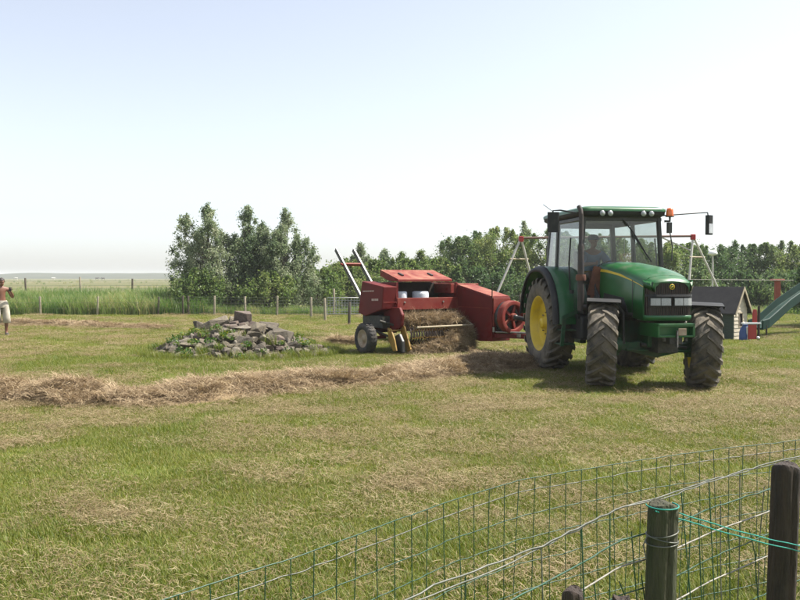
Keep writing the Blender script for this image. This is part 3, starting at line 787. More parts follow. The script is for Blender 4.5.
mb.build('cab_frame', 'black_metal', cab, .008)
mb = MB(); mb.span(-.72, .72, -1.18, .5, .98, 1.05); mb.span(-.46, .46, -.4, .5, 1.05, 1.4)
mb.build('cab_floor', 'black_plastic', cab)
mb = MB(); mb.prism([(-1.19, 1.05), (-.98, 1.05), (-.92, 1.5), (-1.0, 1.68), (-1.19, 1.66)], -.24, .24, 'x'); dash = mb.build('dashboard', 'black_plastic', cab, .02)
mb = MB(); mb.tube([(0, -.95, 1.5), (0, -.80, 1.78)], .03, 8)
for k in range(20):
    pass
mb.lathe([(.19, -.014), (.205, 0), (.19, .014), (.175, 0)], 24, 'z', closed=True)
# tilt the wheel rim by placing it in its own mesh
mb2 = MB(); mb2.tube([(0, 0, -.32), (0, 0, 0)], .03, 8); mb2.lathe([(.185, -.013), (.198, 0), (.185, .013), (.172, 0)], 24, 'z', closed=True)
for k in range(3): mb2.tube([(0, 0, -.02), (.18 * math.cos(k * 2.09), .18 * math.sin(k * 2.09), 0)], .014, 6)
mb2.build('steering_wheel', 'black_plastic', cab, loc=(0, -.74, 1.86), rot=(R(-32), 0, 0))
mb = MB(); mb.span(-.25, .25, -.28, .22, 1.40, 1.56); mb.prism([(.14, 1.5), (.26, 1.5), (.36, 2.15), (.26, 2.17)], -.24, .24, 'x'); mb.span(-.32, -.25, -.22, .15, 1.68, 1.74); mb.span(.25, .36, -.42, .15, 1.66, 1.74)
mb.build('seat', 'seat_cloth', cab, .03)
mb = MB(); mb.span(.48, .66, -.7, .2, 1.05, 1.62); mb.build('side_console', 'black_plastic', cab, .03)
# glass panes
def pane(pts, nm='pane', th=.006):
    a, b, c, d = [Vector(p) for p in pts]; n = (b - a).cross(d - a).normalized() * th
    mb = MB(); mb.add([a, b, c, d, a + n, b + n, c + n, d + n], [(0, 1, 2, 3), (7, 6, 5, 4), (0, 4, 5, 1), (1, 5, 6, 2), (2, 6, 7, 3), (3, 7, 4, 0)])
    return mb.build(nm, 'cab_glass', cab)
pane([(-.67, -1.25, 1.22), (.67, -1.25, 1.22), (.64, -1.27, 2.62), (-.64, -1.27, 2.62)], 'windscreen')
pane([(-.6, .515, 1.55), (.6, .515, 1.55), (.56, .515, 2.60), (-.56, .515, 2.60)], 'rear_window')
for s in (-1, 1):
    pane([(s * .725, -1.20, 1.14), (s * .775, -.22, 1.14), (s * .715, -.20, 2.62), (s * .68, -1.22, 2.62)], 'door_pane')
    pane([(s * .77, -.13, 1.75), (s * .70, .48, 1.75), (s * .63, .48, 2.62), (s * .70, -.12, 2.62)], 'side_pane')
    mb = MB(); mb.span(s * .775, s * .81, -1.12, -1.02, 1.40, 1.46); mb.tube([(s * .79, -.98, 1.45), (s * .80, -.95, 1.9), (s * .765, -.93, 2.35)], .014, 6); mb.build('grab_rail', 'black_plastic', cab)
# wiper sweeping down from the roof
mb = MB(); mb.tube([(.02, -1.30, 2.64), (.20, -1.31, 2.42), (.44, -1.31, 2.05)], .012, 6); mb.box((.36, -1.31, 2.16), (.02, .014, .55), Matrix.Rotation(R(-36), 3, 'Y')); mb.build('wiper', 'black_plastic', cab)
# roof
mb = MB(); rings = []
def rr_ring(x0, x1, y0, y1, z, r):
    out = []
    for cx, cy, a0 in ((x1 - r, y0 + r, -90), (x1 - r, y1 - r, 0), (x0 + r, y1 - r, 90), (x0 + r, y0 + r, 180)):
        for k in range(5):
            a = R(a0 + 90 * k / 4); out.append((cx + r * math.cos(a), cy + r * math.sin(a), z))
    return out
for z, i, r in ((2.775, 0.0, .14), (2.815, 0.0, .14), (2.84, .03, .15), (2.862, .10, .16), (2.872, .25, .18), (2.876, .45, .2)):
    rings.append(rr_ring(-.76 + i, .76 - i, -1.44 + i, .66 - i, z, r))
mb.loft(rings); mb.build('roof', 'green_paint', cab)
mb = MB(); mb.loft([rr_ring(-.70, .70, -1.36, .60, 2.69, .12), rr_ring(-.745, .745, -1.43, .645, 2.72, .14), rr_ring(-.75, .75, -1.435, .65, 2.773, .14)])
vis = mb.build('roof_visor', 'black_plastic', cab)
for x in (-.42, -.28, .30, .44):
    mb = MB(); mb.lathe([(.001, -.055), (.045, -.050), (.052, -.035), (.05, .04), (.03, .08)], 18, 'y'); lp = mb.build('work_light', 'black_plastic', cab, loc=(x, -1.42, 2.735))
    mb = MB(); mb.lathe([(.001, -.064), (.043, -.058), (.046, -.050)], 18, 'y'); mb.build('lens', 'lamp_glass', lp)
# exhaust stack at the photo-left front corner
mb = MB(); mb.lathe([(.050, 1.12), (.054, 1.16), (.054, 2.18), (.045, 2.22), (.038, 2.24), (.038, 2.72)], 18, 'z', (-.78, -1.45, 0))
mb.tube([(-.78, -1.45, 2.70), (-.785, -1.43, 2.79), (-.80, -1.39, 2.85)], .038, 14, False); mb.tube([(-.42, -1.5, 1.2), (-.62, -1.47, 1.16), (-.78, -1.45, 1.2)], .05, 10)
ex = mb.build('exhaust', 'exhaust', TR)
mb = MB(); mb.lathe([(.078, 1.62), (.082, 1.64), (.082, 1.70), (.078, 1.72)], 18, 'z', (-.78, -1.45, 0)); mb.span(-.80, -.68, -1.44, -1.26, 1.645, 1.69); mb.build('clamp', 'rust_brown', ex)
# mirrors
mb = MB(); mb.loft([rr_ring(-.10, .10, -.045, .045, z, .04) for z in (-.17, -.155, .155, .17)]); ml = mb.build('mirror', 'black_plastic', TR, .01, loc=(-1.10, -1.0, 2.61), rot=(0, 0, R(-12)))
mb = MB(); mb.tube([(.40, -.12, .14), (.12, .03, .205), (.0, .05, .20), (-.02, .05, .0)], .014, 8); mb.build('arm', 'black_metal', ml)
mb = MB(); mb.span(-.085, .085, .046, .05, -.15, .15); mb.build('mirror_glass', 'chrome', ml)
mb = MB(); mb.loft([rr_ring(-.07, .07, -.04, .04, z, .035) for z in (-.165, -.15, .15, .165)]); mr_ = mb.build('mirror', 'black_plastic', TR, .01, loc=(1.50, -1.42, 2.56), rot=(0, 0, R(22)))
mb = MB(); mb.tube([(.02, .03, .10), (.02, .05, .215), (-.2, .05, .20), (-.78, .36, .15)], .012, 8); mb.build('arm', 'black_metal', mr_)
mb = MB(); mb.span(-.055, .055, -.046, -.042, -.14, .02); mb.build('mirror_glass', 'chrome', mr_)
# beacon on its bracket
mb = MB(); mb.tube([(.72, -1.36, 2.62), (.80, -1.40, 2.62), (.80, -1.40, 2.70)], .02, 8); mb.span(.74, .86, -1.45, -1.35, 2.69, 2.705); mb.span(.76, .83, -1.43, -1.36, 2.42, 2.60); bk = mb.build('beacon_bracket', 'black_metal', TR, .004)
mb = MB(); mb.lathe([(.06, 2.705), (.062, 2.74), (.058, 2.80), (.048, 2.835), (.001, 2.842)], 20, 'z', (.80, -1.40, 0)); mb.build('beacon', 'amber', bk)
mb = MB(); mb.tube([(.80, -1.40, 2.45), (.84, -1.42, 2.2), (.82, -1.44, 1.95)], .010, 6); mb.build('cable', 'black_metal', bk)
mb = MB(); mb.tube([(-.70, -.1, 2.80), (-.95, -.02, 3.0)], .006, 5); mb.build('antenna', 'black_metal', TR)
# steps, tank and lower side covers
for s in (-1, 1):
    mb = MB()
    for z, o_ in ((.52, .0), (.76, -.03), (1.0, -.06)): mb.span(s * (.72 + o_), s * (.98 + o_), -1.05, -.68, z, z + .025)
    for y in (-1.06, -.67): mb.prism([(.70 if s > 0 else -.70, 1.12), (s * .95, 1.02), (s * .99, .50), (s * .93, .50), (s * .88, .98), (s * .70, 1.05)], y - .012, y + .012, 'y')
    mb.build('step', 'dark_green', TR, .004)
    mb = MB(); mb.prism([(-1.28, .62), (-.62, .62), (-.56, 1.02), (-1.28, 1.02)], s * .30, s * .70, 'x'); mb.build('fuel_tank', 'black_plastic', TR, .05, 3)
for s in (-1, 1):
    mb = MB(); mb.span(s * .38, s * .52, -1.9, -1.3, .82, 1.10); mb.build('battery_box', 'black_plastic', TR, .02)
mb = MB()
for k in range(4): mb.tube([(-.40, -1.3 - .05 * k, 1.05 + .05 * k), (-.5, -1.36, 1.35 + .06 * k), (-.42, -1.28, 1.62 + .03 * k)], .014, 6)
mb.build('hose', 'black_metal', TR)
mb = MB(); mb.box((-.46, -1.33, 1.60), (.22, .05, .50), Matrix.Rotation(R(14), 3, 'Y')); mb.tube([(-.54, -1.33, 1.38), (-.54, -1.36, 1.12)], .03, 6); mb.build('brown_plate', 'rust_brown', TR, .01)  # slanted brown plate on a short stem in front of the cab
# ------------------------------------------------------------------ hay baler (behind and beside the tractor)
BA = empty('hay_baler', (-0.75, 17.5, 0), R(35), 'red square hay baler with its twine box open behind the tractor', 'baler')
# local frame: x to the photo right, y backwards, z up
def bwheel(loc, Rr=.335, w=.22):
    mb = MB(); rr = .19
    half = [(rr, w * .36), (rr + .02, w * .46), (rr + .07, w * .5), (Rr - .04, w * .48), (Rr - .008, w * .36), (Rr, w * .2)]
    mb.lathe([(r, -x) for r, x in half] + [(r, x) for r, x in half[::-1]], 36, 'x')
    for k in range(26):
        a = 2 * PI * k / 26
        for s in (-1, 1):
            mb.box((s * w * .2, -math.sin(a) * Rr, math.cos(a) * Rr), (w * .34, .03, .018), Matrix.Rotation(a, 3, 'X') @ Matrix.Rotation(s * .5, 3, 'Z'))
    wh = mb.build('wheel', 'rubber_old', BA, loc=loc)
    mb = MB(); mb.lathe([(rr + .008, -w * .40), (rr - .01, -w * .40), (rr - .03, -w * .28), (rr - .06, -w * .2), (.09, -w * .16), (.06, -w * .30), (.05, -w * .34), (.001, -w * .34)], 30, 'x')
    mb.lathe([(rr + .008, w * .40), (rr - .03, w * .2), (.09, w * .0), (.001, w * .0)], 30, 'x'); mb.build('rim', 'rim_cream', wh)
    return wh
bwheel((0, 0, .335)); bwheel((2.62, .9, .36), .36, .26)
mb = MB(); mb.tube([(.1, 0, .34), (.55, .05, .34)], .035, 10); mb.span(.35, 3.0, .35, .47, .42, .54); mb.tube([(.5, .05, .34), (.55, .4, .48)], .04, 8); mb.build('axle', 'red_paint', BA, .01)
# outer drive housing with the lettered flank
mb = MB(); mb.prism([(-.32, 1.47), (.56, 1.585), (.72, .86), (.42, .80), (-.25, .97)], .25, .62, 'x'); hs = mb.build('side_housing', 'red_paint', BA, .02)
for (y0, y1, z0, z1) in ((.05, .52, 1.36, 1.385), (-.12, .16, 1.155, 1.20)):
    mb = MB()
    n = 9 if z1 - z0 < .03 else 4; st = (y1 - y0) / n
    for k in range(n): mb.span(.2435, .2475, y0 + st * k, y0 + st * (k + .72), z0 + .1 * (-(y0 + st * k)) * .3, z1 + .1 * (-(y0 + st * k)) * .3)
    mb.build('lettering', 'decal_pale', hs)
mb = MB(); mb.span(.26, .60, -.33, -.31, 1.12, 1.135); mb.build('trim_line', 'red_sunlit', hs)
# red plate and chain guard between wheel and pickup
mb = MB(); mb.prism([(-.55, 1.02), (.05, 1.0), (.05, .52), (-.35, .45), (-.62, .62), (-.66, .86)], .50, .58, 'x'); mb.build('guard_plate', 'red_paint', BA, .02)
mb = MB(); mb.span(.30, .66, -.2, .6, .55, .82); mb.tube([(.2, -.25, .72), (.6, -.35, .60)], .03, 8); mb.tube([(.3, .1, .5), (.55, -.4, .3)], .025, 8); mb.build('drive_gear', 'engine_grime', BA, .02)
mb = MB(); mb.prism([(-.52, .56), (-.40, .58), (-.44, .30), (-.62, .08), (-.74, .10), (-.66, .34)], .30, .335, 'x'); mb.prism([(-.60, .62), (-.44, .62), (-.50, .3), (-.72, .06), (-.84, .12), (-.70, .42)], .60, .64, 'x'); mb.tube([(.28, -.5, .52), (.62, -.5, .52)], .02, 8); mb.build('pickup_bracket', 'tine_yellow', BA, .008)
mb = MB(); mb.prism([(-.80, .05), (-.55, .05), (-.50, .40), (-.66, .46), (-.78, .3)], .42, .50, 'x'); mb.build('skid_shoe', 'black_metal', BA, .02)
# twine box
TB = empty('twine_box'); TB.parent = BA
mb = MB(); mb.span(.62, 2.36, -.32, -.29, .95, 1.215); mb.build('front_panel', 'red_sunlit', TB, .008)
mb = MB(); mb.span(.60, .66, -.30, .42, .95, 1.56); mb.span(2.28, 2.34, -.30, .42, .95, 1.56); mb.span(.60, 2.34, .40, .44, .95, 1.56); mb.span(.62, 2.34, -.29, .42, .95, 1.0); mb.build('box_shell', 'red_paint', TB, .006)
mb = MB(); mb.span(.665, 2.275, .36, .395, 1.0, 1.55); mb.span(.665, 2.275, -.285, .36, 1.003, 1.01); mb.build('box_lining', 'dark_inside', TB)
for x in (.82, 1.9):
    mb = MB(); mb.tube([(x, -.32, 1.12), (x, -.335, 1.12)], .022, 10); mb.build('latch', 'wire_pale', TB)
# raised lid with turned-down lips and two dark handles
mb = MB()
A, B_, C, D = Vector((.60, .40, 1.84)), Vector((2.16, .40, 1.84)), Vector((2.16, -.22, 1.60)), Vector((.60, -.22, 1.60))
mb.prism([(.42, 1.845), (-.30, 1.63), (-.30, 1.575), (-.285, 1.575), (-.275, 1.605), (.42, 1.815)], .66, 2.18, 'x')
mb.prism([(.42, 1.815), (-.28, 1.605), (-.30, 1.575), (.10, 1.60), (.42, 1.70)], .66, .68, 'x'); mb.prism([(.42, 1.815), (-.28, 1.605), (-.30, 1.575), (.10, 1.60), (.42, 1.70)], 2.16, 2.18, 'x')
lid = mb.build('lid', 'red_sunlit', TB, .006)
for x in (.95, 1.78):
    mb = MB(); mb.box((x, .02, 1.742), (.05, .18, .03), Matrix.Rotation(R(16.6), 3, 'X')); mb.build('lid_handle', 'black_metal', lid)
for x in (.72, 2.2):
    mb = MB(); mb.tube([(x, .2, 1.3), (x, .1, 1.62)], .012, 6); mb.build('lid_stay', 'steel', TB)
# centre housing over the knotters and the sloping chamber hood
mb = MB(); mb.span(2.15, 3.0, -.28, .75, 1.30, 1.53); mb.prism([(-.28, 1.30), (-.28, 1.05), (.75, 1.05), (.75, 1.30)], 2.345, 2.95, 'x'); mb.build('knotter_cover', 'red_sunlit', BA, .015)
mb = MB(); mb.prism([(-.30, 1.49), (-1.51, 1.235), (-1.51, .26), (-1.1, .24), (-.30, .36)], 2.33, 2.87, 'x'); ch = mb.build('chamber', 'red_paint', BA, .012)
mb = MB(); mb.prism([(-.30, 1.505), (-1.50, 1.252), (-1.50, 1.24), (-.30, 1.492)], 2.345, 2.86, 'x'); mb.build('chamber_lid', 'red_sunlit', ch)
mb = MB(); mb.span(2.35, 2.85, -1.545, -1.512, .60, 1.21); mb.build('front_plate', 'red_sunlit', ch, .006)
mb = MB(); mb.span(2.322, 2.329, -1.45, -.34, .985, 1.0); mb.build('seam', 'red_sunlit', ch)
mb = MB(); mb.span(2.33, 2.87, -.29, 3.4, .42, .98); mb.span(2.36, 2.84, .8, 1.5, .98, 1.25); mb.build('bale_case', 'red_paint', BA, .01)
# flywheel
mb = MB(); mb.lathe([(.27, -.07), (.36, -.07), (.365, -.05), (.365, .09), (.35, .10), (.27, .10)], 36, 'y', closed=True)
for k in range(5):
    a = 2 * PI * k / 5; mb.box((.16 * math.cos(a), .01, .16 * math.sin(a)), (.26, .05, .06), Matrix.Rotation(-a, 3, 'Y'))
mb.lathe([(.001, -.10), (.08, -.10), (.09, .05), (.001, .05)], 16, 'y')
fw = mb.build('flywheel', 'red_sunlit', BA, .006, loc=(2.66, -1.80, .80))
mb = MB(); mb.lathe([(.001, .11), (.34, .11), (.34, .20), (.001, .20)], 30, 'y'); mb.lathe([(.001, -.16), (.05, -.16), (.06, -.09)], 12, 'y'); mb.build('clutch', 'black_metal', fw)
mb = MB(); mb.span(2.45, 2.85, -1.75, -1.5, .5, .95); mb.build('gearbox', 'engine_grime', BA, .03)
# drawbar and drive shaft to the tractor
mb = MB(); mb.prism([(2.40, -1.2), (2.62, -1.2), (2.86, -2.3), (2.98, -3.05), (2.90, -3.08), (2.74, -2.3), (2.40, -1.6)], .34, .44, 'z'); db = mb.build('drawbar', 'red_paint', BA, .01)
mb = MB(); mb.tube([(2.38, -1.58, .47), (2.62, -1.95, .47), (2.88, -2.5, .46)], .022, 8); mb.tube([(2.34, -1.56, .47), (2.34, -1.56, .58)], .03, 8); mb.span(2.60, 2.78, -2.1, -1.95, .37, .44); mb.build('hydraulic_rod', 'steel', db)
mb = MB(); mb.tube([(2.66, -1.95, .79), (2.80, -2.5, .72), (2.93, -3.0, .66)], [.05, .055, .045], 12); mb.build('drive_shaft', 'black_plastic', BA)
mb = MB(); mb.tube([(2.34, -1.50, 1.2), (2.30, -1.55, 1.5), (2.28, -1.60, 1.56)], .012, 6); mb.build('control_rod', 'black_metal', BA)
# pickup: drum strips, spring tines, wind guard
mb = MB()
for k in range(22):
    x = .70 + k * .072; ring = []
    for j in range(9):
        a = R(100 + 190 * j / 8); ring.append((math.cos(a) * .22 - .50, math.sin(a) * .22 + .42))
    prof = ring + [(p[0] * 1.0 + .008, p[1]) for p in ring[::-1]]
    mb.prism(prof, x, x + .05, 'x')
mb.build('pickup_drum', 'dark_inside', BA)
tn = MB(); tn.tube([(0, -.18, 0), (0, -.30, .01), (0, -.38, .08)], .007, 5); tn.lathe([(.014, -.018), (.02, 0), (.014, .018)], 8, 'x', (0, -.18, 0)); tnm = tn.mesh('tine', 'tine_yellow')
for r_, ang in enumerate((-58, -20, 18, 55)):
    for k in range(20):
        link('tine', tnm, None, BA, (.735 + k * .072, -.50, .42), (R(ang + random.uniform(-4, 4)), 0, 0))
mb = MB(); mb.tube([(.66, -1.0, .60), (1.5, -1.02, .605), (2.28, -.92, .60)], .022, 8); mb.tube([(2.28, -.92, .60), (2.30, -.5, .75)], .018, 6); mb.build('wind_guard', 'trim_wood', BA)
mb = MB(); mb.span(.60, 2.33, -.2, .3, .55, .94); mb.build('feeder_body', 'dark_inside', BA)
# bale chute folded up at the rear
for x in (2.10, 2.68):
    mb = MB(); mb.loft([[(x - .03, y + .035, z - .045), (x + .03, y + .035, z - .045), (x + .03, y - .035, z + .045), (x - .03, y - .035, z + .045)] for y, z in ((3.25, .85), (4.85, 2.46))], True, False)
    ct = mb.build('chute_rail', 'black_metal', BA, .004)
    mb = MB(); mb.loft([[(x - .032, y - .030, z + .043), (x - .004, y - .030, z + .043), (x - .004, y - .042, z + .052), (x - .032, y - .042, z + .052)] for y, z in ((3.25, .85), (4.85, 2.46))], True, False)
    mb.build('rail_strip', 'galvanised', ct)
mb = MB(); mb.box((2.39, 4.42, 2.03), (.62, .05, .09), Matrix.Rotation(R(45), 3, 'X')); mb.tube([(2.1, 4.40, 2.0), (1.98, 4.4, 2.05)], .03, 8); mb.build('chute_crossbar', 'red_sunlit', BA, .006)

# twine balls stand in the box: loose things
bc, bs = math.cos(R(35)), math.sin(R(35))
def bl(x, y, z): return Vector((-0.75 + x * bc - y * bs, 17.5 + x * bs + y * bc, z))
for i, (x, lab) in enumerate(((.87, 'left white ball of twine standing in the open twine box'), (1.43, 'right white ball of twine standing in the open twine box'))):
    mb = MB(); rr = .15 if i == 0 else .19
    mb.lathe([(.035, .33), (rr * .8, .345), (rr * .97, .33), (rr, .28), (rr, .06), (rr * .96, .012), (rr * .8, 0.0), (.035, .005), (.035, .33)], 24, 'z')
    o = mb.build('twine_ball', 'twine_white', loc=bl(x, -.08, 1.011)); tag(o, lab, 'twine', 'twine balls in the box')

# hay being gathered by the pickup
def hay_mass(name, blobs, n, label, frame=None):
    P = []; mbc = MB()
    for c, r in blobs:
        c = np.array(c); r = np.array(r)
        d = rng.normal(size=(n, 3)); d /= np.linalg.norm(d, axis=1)[:, None]
        p = c + d * r * rng.uniform(.82, 1.05, (n, 1)); P.append(p)
        rings = []
        for j in range(7):
            t = PI * (j + .5) / 7
            rings.append([(c[0] + .88 * r[0] * math.sin(t) * math.cos(a) * random.uniform(.9, 1.1), c[1] + .88 * r[1] * math.sin(t) * math.sin(a) * random.uniform(.9, 1.1), c[2] + .88 * r[2] * math.cos(t)) for a in np.linspace(0, 2 * PI, 13)[:-1]])
        mbc.loft(rings)
    P = np.concatenate(P); P = P[P[:, 2] > 0.01]
    W = np.array([tuple(bl(*p)) for p in P])
    coarse = [blades('wisp', 46, 0.16, 0.10, 0.34, 0.011, 0, 0.0, 1.0, 'hay', True, 3) for _ in range(5)]
    o = scatter(name, W, rng.uniform(0, 6.28, len(W)), rng.uniform(.35, .75, len(W)), rng.integers(0, 5, len(W)), coarse, label, cat='hay', tilt=rng.normal(0, .8, (len(W), 2)))
    core = mbc.build('hay_core', 'hay_core', o); core.location = (-0.75, 17.5, 0); core.rotation_euler = (0, 0, R(35)); core['kind'] = 'stuff'
    return o
hay_mass('gathered_hay', [((.86, -.46, .70), (.16, .16, .08)), ((1.2, -.48, .72), (.26, .20, .09)), ((1.6, -.52, .72), (.30, .22, .11)), ((1.95, -.56, .66), (.24, .24, .13)), ((2.15, -.60, .50), (.12, .20, .16)),
                          ((1.0, -.80, .05), (.30, .16, .08)), ((1.5, -.86, .13), (.34, .20, .14)), ((1.85, -.86, .22), (.28, .20, .22)), ((2.1, -.84, .30), (.18, .2, .24)), ((2.12, -.8, .12), (.2, .2, .12))], 110,
         'brown hay bunched up in front of the baler pickup')
# ------------------------------------------------------------------ stone pile
PX, PY = -3.58, 17.75
SP = empty('stone_pile', (PX, PY, 0), 0, 'low mound of piled rough stones with weeds growing between them', 'stone pile')
def mound(x, y):
    r = math.hypot(x / 1.95, y / 1.55)
    return max(0.0, .66 * (1 - r ** 1.25))
mb = MB(); rings = []
for j in range(9):
    r = 1.0 - j / 8.0
    rings.append([(1.8 * r * math.cos(a), 1.5 * r * math.sin(a), mound(1.95 * r * math.cos(a), 1.55 * r * math.sin(a)) - .10) for a in np.linspace(0, 2 * PI, 33)[:-1]])
mb.loft(rings, True, True); mb.build('soil_core', 'soil', SP)
def stone_mesh(i, mat):
    bm = bmesh.new()
    n = 15
    pts = []
    for k in range(n):
        v = Vector((random.uniform(-1, 1), random.uniform(-1, 1), random.uniform(-1, 1)))
        m_ = max(abs(v.x), abs(v.y), abs(v.z)); v = v / m_                       # onto a cube: blocky stones
        v = v.lerp(v.normalized() * 1.1, random.uniform(.0, .3))
        pts.append(bm.verts.new((v.x * .5, v.y * .5, v.z * .5)))
    bmesh.ops.convex_hull(bm, input=pts)
    bmesh.ops.delete(bm, geom=[v for v in bm.verts if not v.link_faces], context='VERTS')
    bmesh.ops.bevel(bm, geom=bm.edges[:], offset=.018, segments=1, affect='EDGES')
    me = bpy.data.meshes.new('stone'); bm.to_mesh(me); bm.free(); me.materials.append(MATS[mat]); return me
SM = [stone_mesh(i, mt) for i, mt in enumerate(['stone_grey'] * 6 + ['stone_dark'] * 6 + ['stone_buff'] * 5 + ['stone_brown'] * 4)]
def stone(x, y, z, s, rot, me=None):
    o = link('stone', me or random.choice(SM), None, SP, (x, y, z), rot); o.scale = s; return o
placed = []
def try_stone(x, y, size, lift=0.0):
    for (a, b, c) in placed:
        if (a - x) ** 2 + ((b - y)) ** 2 < (.36 * (size + c)) ** 2: return False
    placed.append((x, y, size))
    fl = random.uniform(.45, .75)
    stone(x, y, mound(x, y) - .02 + .10 * random.random() * size + lift, (size * random.uniform(.9, 1.35), size * random.uniform(.75, 1.1), size * fl), (random.gauss(0, .25), random.gauss(0, .25), random.uniform(0, 6.28)))
    return True
for k in range(52):                                         # the kerb of stones round the foot
    a = 2 * PI * k / 52 + random.uniform(-.03, .03); rr = random.uniform(.93, 1.03)
    try_stone(1.95 * rr * math.cos(a), 1.55 * rr * math.sin(a), random.uniform(.2, .34))
c = 0
for t in range(6000):
    a = random.uniform(0, 2 * PI); rr = math.sqrt(random.uniform(0, .85))
    if try_stone(1.95 * rr * math.cos(a), 1.55 * rr * math.sin(a), random.uniform(.15, .34)): c += 1
    if c > 270: break
# the big blocks on top, the slabs on the front slope
stone(.05, .12, .72, (.42, .36, .40), (.08, .05, .35), SM[18])
stone(-.52, .05, .62, (.62, .42, .30), (.1, -.18, .3), SM[2])
stone(-.85, .2, .50, (.45, .36, .30), (.1, .3, 1.2), SM[7])
stone(.12, -.32, .56, (.58, .34, .15), (.30, .08, .1), SM[13]); stone(-.35, -.42, .50, (.52, .3, .14), (.25, -.05, .2), SM[14])
stone(.42, -.25, .56, (.45, .35, .24), (.2, .1, -.3), SM[0]); stone(.66, .0, .60, (.45, .35, .16), (.05, .15, .1), SM[9])
stone(.30, -.85, .26, (.48, .34, .34), (.1, .1, .7), SM[8]); stone(.75, -.70, .28, (.42, .34, .28), (.2, .1, .2), SM[1]); stone(-.15, .35, .62, (.4, .4, .3), (.1, .1, .2), SM[4])
stone(1.0, -.2, .40, (.5, .36, .26), (.1, .25, .3), SM[10]); stone(-.1, -.75, .34, (.42, .3, .18), (.35, .0, .1), SM[3])
# weeds between the stones and the long grass round them
def weed_mesh(n, rad, h, size):
    vs = []; fs = []; ti = []
    for k in range(n):
        a = random.uniform(0, 6.28); r = rad * random.random() ** .6; z = h * random.uniform(.1, 1) * (1 - .4 * r / rad)
        c = Vector((r * math.cos(a), r * math.sin(a), z)); d = Vector((random.gauss(0, 1), random.gauss(0, 1), random.gauss(0, .6))).normalized()
        s = d.cross(Vector((random.gauss(0, 1), random.gauss(0, 1), random.gauss(0, 1)))).normalized(); L_ = size * random.uniform(.6, 1.3)
        o = len(vs); vs += [c - d * L_, c + s * L_ * .4, c + d * L_, c - s * L_ * .4]; fs.append((o, o + 1, o + 2, o + 3)); ti.append(random.uniform(0, .85) if random.random() > .05 else 1.0)
    me = np_mesh('weed', np.array([tuple(v) for v in vs]), np.array(fs), 4, ti); me.materials.append(MATS['leaf_weed']); return me
weeds = [weed_mesh(70, .13, .16, .035) for _ in range(4)]
tallg = [blades('tuft', 70, .12, .10, .26, .006, .8, 0.0, .7, 'grass_blade', segs=3, brown=.1) for _ in range(3)]
pts = []; sc = []; ci = []
for k in range(150):
    a = random.uniform(0, 6.28); rr = math.sqrt(random.uniform(.08, 1.15)); x, y = 1.9 * rr * math.cos(a), 1.6 * rr * math.sin(a)
    if x > .2 and rr < .8 and random.random() < .6: continue
    pts.append((PX + x, PY + y, mound(x, y) + (.03 if rr < 1 else 0))); w = random.random() < (.7 if rr < .9 else .3); ci.append(random.randint(0, 3) if w else random.randint(4, 6)); sc.append(random.uniform(.6, 1.25))
for k in range(260):
    a = random.uniform(0, 6.28); rr = random.uniform(1.0, 1.22); x, y = 1.9 * rr * math.cos(a), 1.6 * rr * math.sin(a)
    pts.append((PX + x, PY + y, 0)); ci.append(random.randint(4, 6)); sc.append(random.uniform(.5, 1.0))
scatter('weeds', np.array(pts), rng.uniform(0, 6.28, len(pts)), sc, ci, weeds + tallg, 'green weeds and long grass sprouting around the stone pile', cat='weeds')

# ------------------------------------------------------------------ trees
def crown_mesh(name, C, Rr, leaves, size, mat, tint_c, flat=.85):
    k = len(C); n = k * leaves
    ci = np.repeat(np.arange(k), leaves)
    d = rng.normal(size=(n, 3)); d /= np.linalg.norm(d, axis=1)[:, None]
    rad = Rr[ci] * np.minimum(np.abs(rng.normal(0, .62, n)), 1.25)
    P = C[ci] + d * rad[:, None] * np.array([1, 1, 1.25])
    P[:, 2] = np.maximum(P[:, 2], .03)
    a = rng.normal(size=(n, 3)); a[:, 2] -= .4; a /= np.linalg.norm(a, axis=1)[:, None]
    b = np.cross(a, rng.normal(size=(n, 3))); b /= np.linalg.norm(b, axis=1)[:, None]
    L_ = size * rng.uniform(.6, 1.3, n)[:, None]
    V = np.stack([P - a * L_, P + b * L_ * .45, P + a * L_, P - b * L_ * .45], 1).reshape(-1, 3)
    Q = np.arange(4 * n).reshape(n, 4)
    t = np.clip(tint_c[ci] + rng.normal(0, .16, n), 0, 1)
    me = np_mesh(name, V, Q, 4, t); me.materials.append(MATS[mat]); return me
